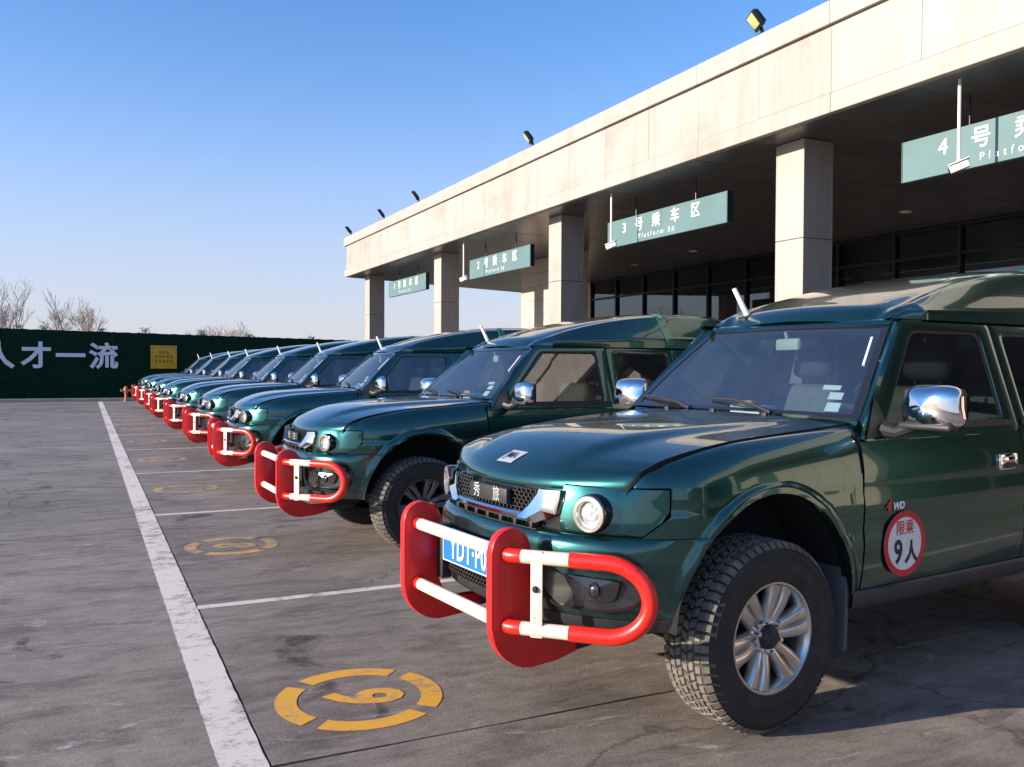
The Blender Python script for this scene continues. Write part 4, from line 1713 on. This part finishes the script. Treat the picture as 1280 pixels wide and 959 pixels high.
    # ---- door mirrors
    for side in (-1, 1):
        b = MB()
        rows = []
        # cap: rounded shell facing forward
        cx, cy, cz = .80, side * .972, 1.272
        NR = 12
        for i in range(NR + 1):
            t = i / NR * pi / 2
            fx = -.085 * cos(t)
            k = sin(t) ** .55
            row = []
            for q in range(28):
                a = 2 * pi * q / 28
                ca, sa = cos(a), sin(a)
                e = .50
                yy = (abs(ca) ** e) * (1 if ca > 0 else -1) * .148 * k
                zz = (abs(sa) ** e) * (1 if sa > 0 else -1) * .094 * k
                if zz > 0: yy *= .93 if ca * side > 0 else .82     # crown narrower than foot
                row.append((cx + fx * (1 - .15 * abs(yy) / .1) + (.02 if ca * side < 0 else 0) * k, cy + yy, cz + zz))
            rows.append(row)
        b.grid(rows, close_v=True)
        b.bm.faces.new([v for v in [b.bm.verts[-1 - k] for k in range(0)]]) if False else None
        mi = B(b, 'door_mirror', M['chrome'], smooth=60)
        b = MB()
        b.box((cx + .012, cy, cz - .004), (.045, .275, .166), bevel=.022, seg=3)
        b.box((cx - .03, cy, cz - .082), (.075, .24, .03), bevel=.012, seg=3)
        b.tube([(cx - .015, side * .90, cz - .085), (cx - .06, side * .84, cz - .115), (cx - .07, side * .79, cz - .105)], [.026, .028, .04], 10)
        B(b, 'mirror_foot', M['black_plastic'], mi)
        b = MB()
        b.box((cx + .036, cy, cz + .002), (.004, .24, .136), bevel=.001)
        B(b, 'mirror_glass', M['chrome'], mi)
        b = MB()   # black sail at the window corner
        tri_ = [(.60, 1.13), (.775, 1.15), (.76, 1.20), (.72, 1.31)]
        b.poly([pside(x, z, side, -.006) for x, z in tri_])
        B(b, 'mirror_sail', M['black_plastic'], mi)
    # ---- roof aerial
    b = MB()
    b.tube([(1.155, .385, 1.715), (1.10, .445, 1.885)], [.017, .013], 10)
    an = B(b, 'aerial', M['white_metal'])
    b = MB()
    b.box((1.17, .38, 1.728), (.17, .06, .03), Matrix.Rotation(radians(-22), 3, 'Y'), bevel=.012)
    B(b, 'aerial_base', M['black_plastic'], an)
    # ---- grille
    b = MB()
    YG = np.linspace(-.435, .435, 24)
    b.grid([[front_pt(y, z, pr) for y in YG] for z, pr in ((.962, -.07), (.955, -.045), (.86, -.035), (.80, -.035))])
    gr = B(b, 'grille', M['gloss_black'])
    b = MB()                                       # open mesh: staggered cells
    for row in range(6):
        z = .862 + row * .0155
        for q in range(-14, 15):
            y = q * .0285 + (.014 if row % 2 else 0)
            if abs(y) > .345 - max(0, .885 - z) * 1.6: continue
            if abs(y - .005) < .165 and .868 < z < .94: continue
            p = front_pt(y, z, -.026)
            b.box(p, (.012, .0065, .017))
            b.box(p + Vector((0, .0142, .0075)), (.011, .024, .0035))
    B(b, 'mesh_cell', M['black_plastic'], gr, smooth=0, kind='stuff')
    # chrome surround: two broad faceted cheeks joined by a slim bottom bar
    for side in (-1, 1):
        b = MB()
        rows = []
        # t along: from top outer down to the bottom centre;  (inner, outer) in (y, z)
        inn = [(.335, .958), (.333, .940), (.300, .892), (.262, .858), (.245, .850)]
        out = [(.440, .962), (.438, .930), (.428, .870), (.330, .826), (.262, .832)]
        for (yi, zi), (yo, zo) in zip(inn, out):
            mid = (yi * .45 + yo * .55, zi * .45 + zo * .55)
            k_ = (.962 - zi) / .112
            rows.append([front_pt(side * yi, zi, -.035), front_pt(side * yi, zi, -.004 + .026 * k_), front_pt(side * mid[0], mid[1], .004 + .028 * k_), front_pt(side * yo, zo, -.006 + .016 * k_), front_pt(side * yo, zo, -.04)])
        b.grid(rows, flip=side > 0)
        B(b, 'chrome_cheek', M['chrome'], gr, smooth=25)
    b = MB()
    yy = np.linspace(-.262, .262, 14)
    b.grid([[front_pt(y, z, pr) for y in yy] for z, pr in ((.862, -.02), (.861, .016), (.852, .024), (.838, .018), (.832, -.03))])
    B(b, 'chrome_bar', M['chrome'], gr, smooth=25)
    b = MB()                                       # slotted strip below
    for z0, z1 in ((.826, .832), (.797, .803)):
        b.grid([[front_pt(y, z, pr) for y in np.linspace(-.33, .33, 14)] for z, pr in ((z1, -.02), (z1, .004), (z0, .004), (z0, -.02))])
    for q in (-.30, -.20, -.10, 0, .10, .20, .30):
        b.box(front_pt(q, .815, -.01), (.03, .022, .026), bevel=.003)
    B(b, 'lower_slats', M['black_plastic'], gr)
    b = MB()
    b.box(front_pt(.005, .905, -.012), (.028, .305, .066), bevel=.008)
    bd = B(b, 'badge', M['black_plastic'], gr)
    # ---- fog lamps, lower intake, number plate
    for side in (-1, 1):
        b = MB()
        def fp(y, z, d): return Vector(P(s_of_y(y), z, d, side))
        loop = [(.36, .695), (.72, .675), (.735, .645), (.70, .560), (.63, .535), (.44, .535), (.37, .60)]
        lo = round_loop(loop, .03)
        c = Vector((.56, .62))
        l2 = [tuple(c + (Vector(p) - c) * .90) for p in lo]
        b.grid([[fp(y, z, -.020) for y, z in lo], [fp(y, z, -.043) for y, z in lo], [fp(y, z, -.045) for y, z in l2], [fp(y, z, -.030) for y, z in l2]], close_v=True, flip=side < 0)
        l3 = [tuple(c + (Vector(p) - c) * .905) for p in lo]
        g = [fp(y, z, -.036) for y, z in l3]
        cc = fp(c.x, c.y, -.040)
        for k in range(len(g)): b.poly([g[k], g[(k + 1) % len(g)], cc])
        fo = B(b, 'fog_lamp', M['smoke'], bp, smooth=30)
        b = MB()
        lp = [(.475, .665), (.66, .655), (.645, .575), (.53, .565)]
        l4 = round_loop(lp, .02)
        c2 = Vector((.575, .615))
        b.grid([[fp(y, z, -.034) for y, z in l4], [fp(*tuple(c2 + (Vector((y, z)) - c2) * .93), -.045) for y, z in l4]], close_v=True, flip=side < 0)
        g = [fp(*tuple(c2 + (Vector((y, z)) - c2) * .93), -.045) for y, z in l4]
        for k in range(len(g)): b.poly([g[k], g[(k + 1) % len(g)], fp(c2.x, c2.y, -.048)])
        b.lathe([(0, -.062), (.02, -.058), (.035, -.045)], tuple(fp(.60, .613, 0)), axis='x', n=16)
        B(b, 'fog_lens', M['gloss_black'], bp)
    b = MB()
    b.grid([[front_pt(y, z, pr) for y in np.linspace(-.33, .33, 16)] for z, pr in ((.715, .028), (.712, .038), (.52, .034), (.515, .022))])
    it = B(b, 'lower_intake', M['gloss_black'], bp)
    b = MB()
    for r in range(3):
        for q in range(-12, 13):
            y = q * .026 + (.013 if r % 2 else 0)
            p = front_pt(y, .527 + r * .016, .040)
            b.box(p, (.008, .005, .015))
            b.box(p + Vector((0, .013, .007)), (.008, .022, .003))
    B(b, 'intake_mesh', M['black_plastic'], bp, smooth=0, kind='stuff')
    pl = empty('number_plate', (-.846, .062, .648), 0, car)
    b = MB()
    b.box((.004, 0, 0), (.006, .46, .145), bevel=.002)
    B(b, 'plate_board', M['plate_blue'], pl, smooth=0)
    b = MB()
    for (dy, dz, sy, sz) in ((0, .068, .452, .004), (0, -.068, .452, .004), (.224, 0, .004, .132), (-.224, 0, .004, .132)):
        b.box((.0006, dy, dz), (.002, sy, sz))
    B(b, 'plate_rim', M['plate_white'], pl, smooth=0)
    text_mesh('YDT·P0', .142, 'plate_lettering', M['plate_white'], frame((-.0012, .0, -.006), (0, -1, 0), (0, 0, 1)), pl, sx=.66, bold=.002, spacing=1.06)
    b = MB()
    b.box((-.80, .062, .60), (.04, .46, .05), bevel=.01)
    b.box((-.815, .345, .605), (.05, .075, .24), bevel=.008)
    B(b, 'plate_bracket', M['black_plastic'], bp)
    # ---- bull bar
    bb = empty('bull_bar', (-.040, 0, 0), 0, car)
    RB = .026
    ZT_, ZL = .735, .470
    for side in (-1, 1):
        # profile of the upright in x-z
        loop = []
        cx0, r0 = -.875, .085
        for t in np.linspace(0, pi, 13): loop.append((cx0 + r0 * cos(t), .745 + r0 * sin(t)))
        loop += [(-.960, .62), (-.960, .47)]
        for t in np.linspace(0, 1, 9)[1:]:
            a = pi + t * (pi / 2 - .12)
            loop.append((-.760 + .200 * cos(a), .470 + .180 * sin(a)))
        loop += [(-.66, .302), (-.56, .325), (-.56, .385), (-.66, .385)]
        for t in np.linspace(0, 1, 7): 
            a = -pi / 2 - t * pi / 2
            loop.append((-.690 + .10 * cos(a), .485 + .10 * sin(a)))
        b = MB()
        b.prism(loop, 'y', side * .38 - .020, side * .38 + .020, bevel=.005)
        B(b, 'upright_plate', M['plate_red'], bb, smooth=40)
        b = MB()
        b.prism([(-.57, .33), (-.40, .345), (-.30, .39), (-.40, .41), (-.57, .40)], 'y', side * .38 - .030, side * .38 - .021, bevel=.002)
        for q in (-.53, -.45):
            b.lathe([(0, -.045), (.013, -.045), (.016, -.03)], (q, side * .38, .365), axis='y', n=8)
        B(b, 'mounting_arm', M['black_plastic'], bb)

    def barpath(y, z): # plan of the bars
        a = abs(y)
        x = -.895 if a < .42 else -.895 + (a - .42) * .80 + .0
        return Vector((x, y, z))
    # middle bars
    for z in (ZT_, ZL):
        b = MB()
        b.tube([(-.895, -.325, z), (-.895, .325, z)], RB, 18)
        B(b, 'cross_bar', M['white_paint'], bb)
        for side in (-1, 1):
            b = MB()
            b.tube([(-.895, side * .324, z), (-.895, side * .36, z)], RB + .0012, 18)
            b.tube([(-.895, side * .40, z), (-.892, side * .425, z), barpath(side * .455, z)], RB + .0012, 18)
            B(b, 'bar_collar', M['red'], bb)
            b = MB()
            b.tube([barpath(side * .45, z), barpath(side * .50, z), barpath(side * .56, z), barpath(side * .605, z)], RB, 18)
            B(b, 'side_bar', M['white_paint'], bb)
    for side in (-1, 1):
        zc, rr = (ZT_ + ZL) / 2, (ZT_ - ZL) / 2
        y_in, y_c = .60, .705
        path = [barpath(side * y, ZT_) for y in np.linspace(y_in, y_c, 5)]
        for t in np.linspace(pi / 2, -pi / 2, 25)[1:-1]:
            path.append(barpath(side * (y_c + rr * .92 * cos(t)), zc + rr * sin(t)))
        path += [barpath(side * y, ZL) for y in np.linspace(y_c, y_in, 5)]
        b = MB()
        b.tube(path, RB + .0035, 20)
        B(b, 'hoop', M['red'], bb, smooth=60)
        b = MB()
        p = barpath(side * .515, zc)
        ang = atan2(.80, 1) * side
        mm = Matrix.Rotation(ang, 3, 'Z') if side > 0 else Matrix.Rotation(ang, 3, 'Z')
        b.box(p + Vector((-.020, 0, 0)), (.008, .045, ZT_ - ZL + .05), Matrix.Rotation(-ang, 3, 'Z'), bevel=.002)
        lk = B(b, 'link_strap', M['white_paint'], bb)
        b = MB()
        b.lathe([(0, -.034), (.010, -.034), (.013, -.030), (.013, -.022)], tuple(p + Vector((.0, 0, .02))), axis='x', n=10)
        B(b, 'bolt', M['black_plastic'], bb)
    # ---- wheels
    for x, y, sd in ((.03, -.70, -1), (.03, .70, 1), (BX, -.70, -1), (BX, .70, 1)):
        make_wheel(car, (x, y, .378), M['alloy'], sd)
    return car


def round_lamp(car):
    for side in (-1, 1):
        hl = empty('headlight', (-.628, side * .545, .886), 0, car)
        mm = Matrix.Rotation(side * radians(-20), 3, 'Z')
        b = MB()
        b.lathe([(.068, .06), (.0725, .0), (.073, -.045), (.070, -.058), (.064, -.060)], (0, 0, 0), axis='x', n=40, mtx=mm)
        b.build('lamp_barrel', M['gloss_black'], hl)
        b = MB()
        b.lathe([(.068, -.059), (.066, -.064), (.052, -.065), (.047, -.056), (.044, -.035)], (0, 0, 0), axis='x', n=40, mtx=mm)
        b.build('lamp_ring', M['lens_ring'], hl)
        b = MB()
        b.lathe([(.047, -.040), (.036, -.050), (.020, -.057), (0, -.059)], (0, 0, 0), axis='x', n=32, mtx=mm)
        b.build('lens', M['lens'], hl)


def badge_text(car, chars):
    bd = [c for c in car.children if c.name.split('.')[0] == 'grille'][0]
    for ch, y in zip(chars, (.085, -.075)):
        text_mesh(ch, .066, 'badge_character', M['badge_grey'], frame((front_pt(.005, .905, 0).x - .0035, .005 + y, .905), (0, -1, 0), (0, 0, 1)), bd, sx=.85)


CARS = [  # origin x, y, yaw, label
    (2.293, 3.429, 5.97, 'nearest dark green SUV, white 9-person sticker on its door and red white bull bar'),
    (2.27, 7.12, 2.0, 'second dark green SUV from the camera, round headlights, parked just behind the nearest one'),
    (2.305, 10.73, -2.6, 'third dark green SUV from the camera, between the second and fourth of the row'),
    (2.33, 14.11, -2.2, 'fourth dark green SUV from the camera in the parked row'),
    (2.295, 17.2, -0.7, 'fifth dark green SUV in the row, exactly in its middle'),
    (2.28, 20.9, 0.4, 'fourth dark green SUV from the hoarding end of the row'),
    (2.33, 24.3, -2.6, 'third dark green SUV from the hoarding end of the row'),
    (2.33, 27.9, -0.8, 'next to last dark green SUV at the hoarding end of the row'),
    (2.36, 31.6, -1.2, 'last dark green SUV of the row, nearest the green hoarding'),
]
proto = make_suv()
for i, (x, y, yaw, lb) in enumerate(CARS):
    c = copy_tree(proto) if i < len(CARS) - 1 else proto
    c.location = (x, y, 0)
    c.rotation_euler = (0, 0, radians(yaw))
    if i: c.scale = (1, 1, .965)          # the loaded cars sit lower on their springs
    c['label'], c['category'], c['group'] = lb, 'SUV', 'dark green SUVs parked in a row'
    round_lamp(c)
    badge_text(c, '秀旅' if i == 0 else '长白')
    st_ = (0, 0, radians(-4), radians(6), 0, radians(-9), radians(4), 0, radians(8))[i]
    for wh in [q for q in c.children if q.name.startswith('wheel') and q.location.x < 1]:
        wh.rotation_euler.z += st_
    if i == 0: first = c
    if i == 1:
        for ch in c.children:
            if ch.name.startswith('wheel'):
                for g in ch.children:
                    if g.name.startswith('rim'):
                        g.data = g.data.copy()
                        g.data.materials[0] = M['alloy_dark']

# stickers and emblems of the nearest car
fd = [c for c in first.children if c.name.split('.')[0] == 'door'][0]
sc_ = (.825, .672)


def disc(r0, r1, name, material, d):
    b = MB()
    n = 48
    o = pside(sc_[0], sc_[1], -1, 0)
    if r0 <= 0:
        b.poly([Vector((sc_[0] + r1 * cos(2 * pi * k / n), o.y - d, sc_[1] + r1 * .98 * sin(2 * pi * k / n))) for k in range(n)])
    else:
        b.grid([[Vector((sc_[0] + r * cos(2 * pi * k / n), o.y - d, sc_[1] + r * .98 * sin(2 * pi * k / n))) for k in range(n)] for r in (r0, r1)], close_v=True)
    return b.build(name, material, fd, smooth=0)


disc(0, .145, 'sticker', M['sticker_white'], .0065)
disc(.118, .145, 'sticker_border', M['sticker_red'], .0078)
yb = pside(sc_[0], sc_[1], -1, 0).y
text_mesh('限乘', .068, 'sticker_lettering', M['sticker_red'], frame((sc_[0], yb - .0078, .737), (1, 0, 0), (0, 0, 1)), fd, bold=.0007, sx=.95)
text_mesh('9', .142, 'sticker_number', M['ink'], frame((sc_[0] - .046, yb - .0078, .634), (1, 0, 0), (0, 0, 1)), fd, bold=.004, sx=.85)
text_mesh('人', .102, 'sticker_number', M['ink'], frame((sc_[0] + .046, yb - .0078, .626), (1, 0, 0), (0, 0, 1)), fd, bold=.004, sx=.90)
b = MB()
text_mesh('4', .060, 'drive_emblem', M['decal_red'], frame((.715, pside(.72, .845, -1, -.004).y, .843), (1, 0, 0), (.25, 0, 1)), fd, bold=.004, extrude=.001)
text_mesh('WD', .044, 'drive_emblem', M['plate_white'], frame((.785, pside(.78, .845, -1, -.004).y, .838), (1, 0, 0), (.25, 0, 1)), fd, bold=.002, extrude=.001)
hd = [c for c in first.children if c.name.split('.')[0] == 'hood'][0]
# paper sticker on the bonnet nose
hp = lambda y, x: Vector((x, y, 0))
hm = hd.data
from mathutils.bvhtree import BVHTree
bv = BVHTree.FromPolygons([v.co for v in hm.vertices], [p.vertices for p in hm.polygons])


def on_hood(x, y, off=.003):
    h_ = bv.ray_cast(Vector((x, y, 3)), Vector((0, 0, -1)))
    return h_[0] + h_[1] * (off if h_[1].z > 0 else -off)


b = MB()
st = .6
rows = [[on_hood(-.700 + .072 * i / 7, .030 + .040 - .115 * j / 8 - .025 * i / 7) for j in range(9)] for i in range(8)]
b.grid(rows)
b.build('paper_sticker', M['sticker_silver'], hd)
o = on_hood(-.664, .003, .0065)
ux = (on_hood(-.664, -.04, .0045) - on_hood(-.664, .04, .0045)).normalized()
uy = (on_hood(-.644, .0, .0045) - on_hood(-.684, .0, .0045)).normalized()
text_mesh('JMA', .060, 'sticker_lettering', M['ink'], frame(o, ux, uy), hd, sx=.74, bold=.0008)
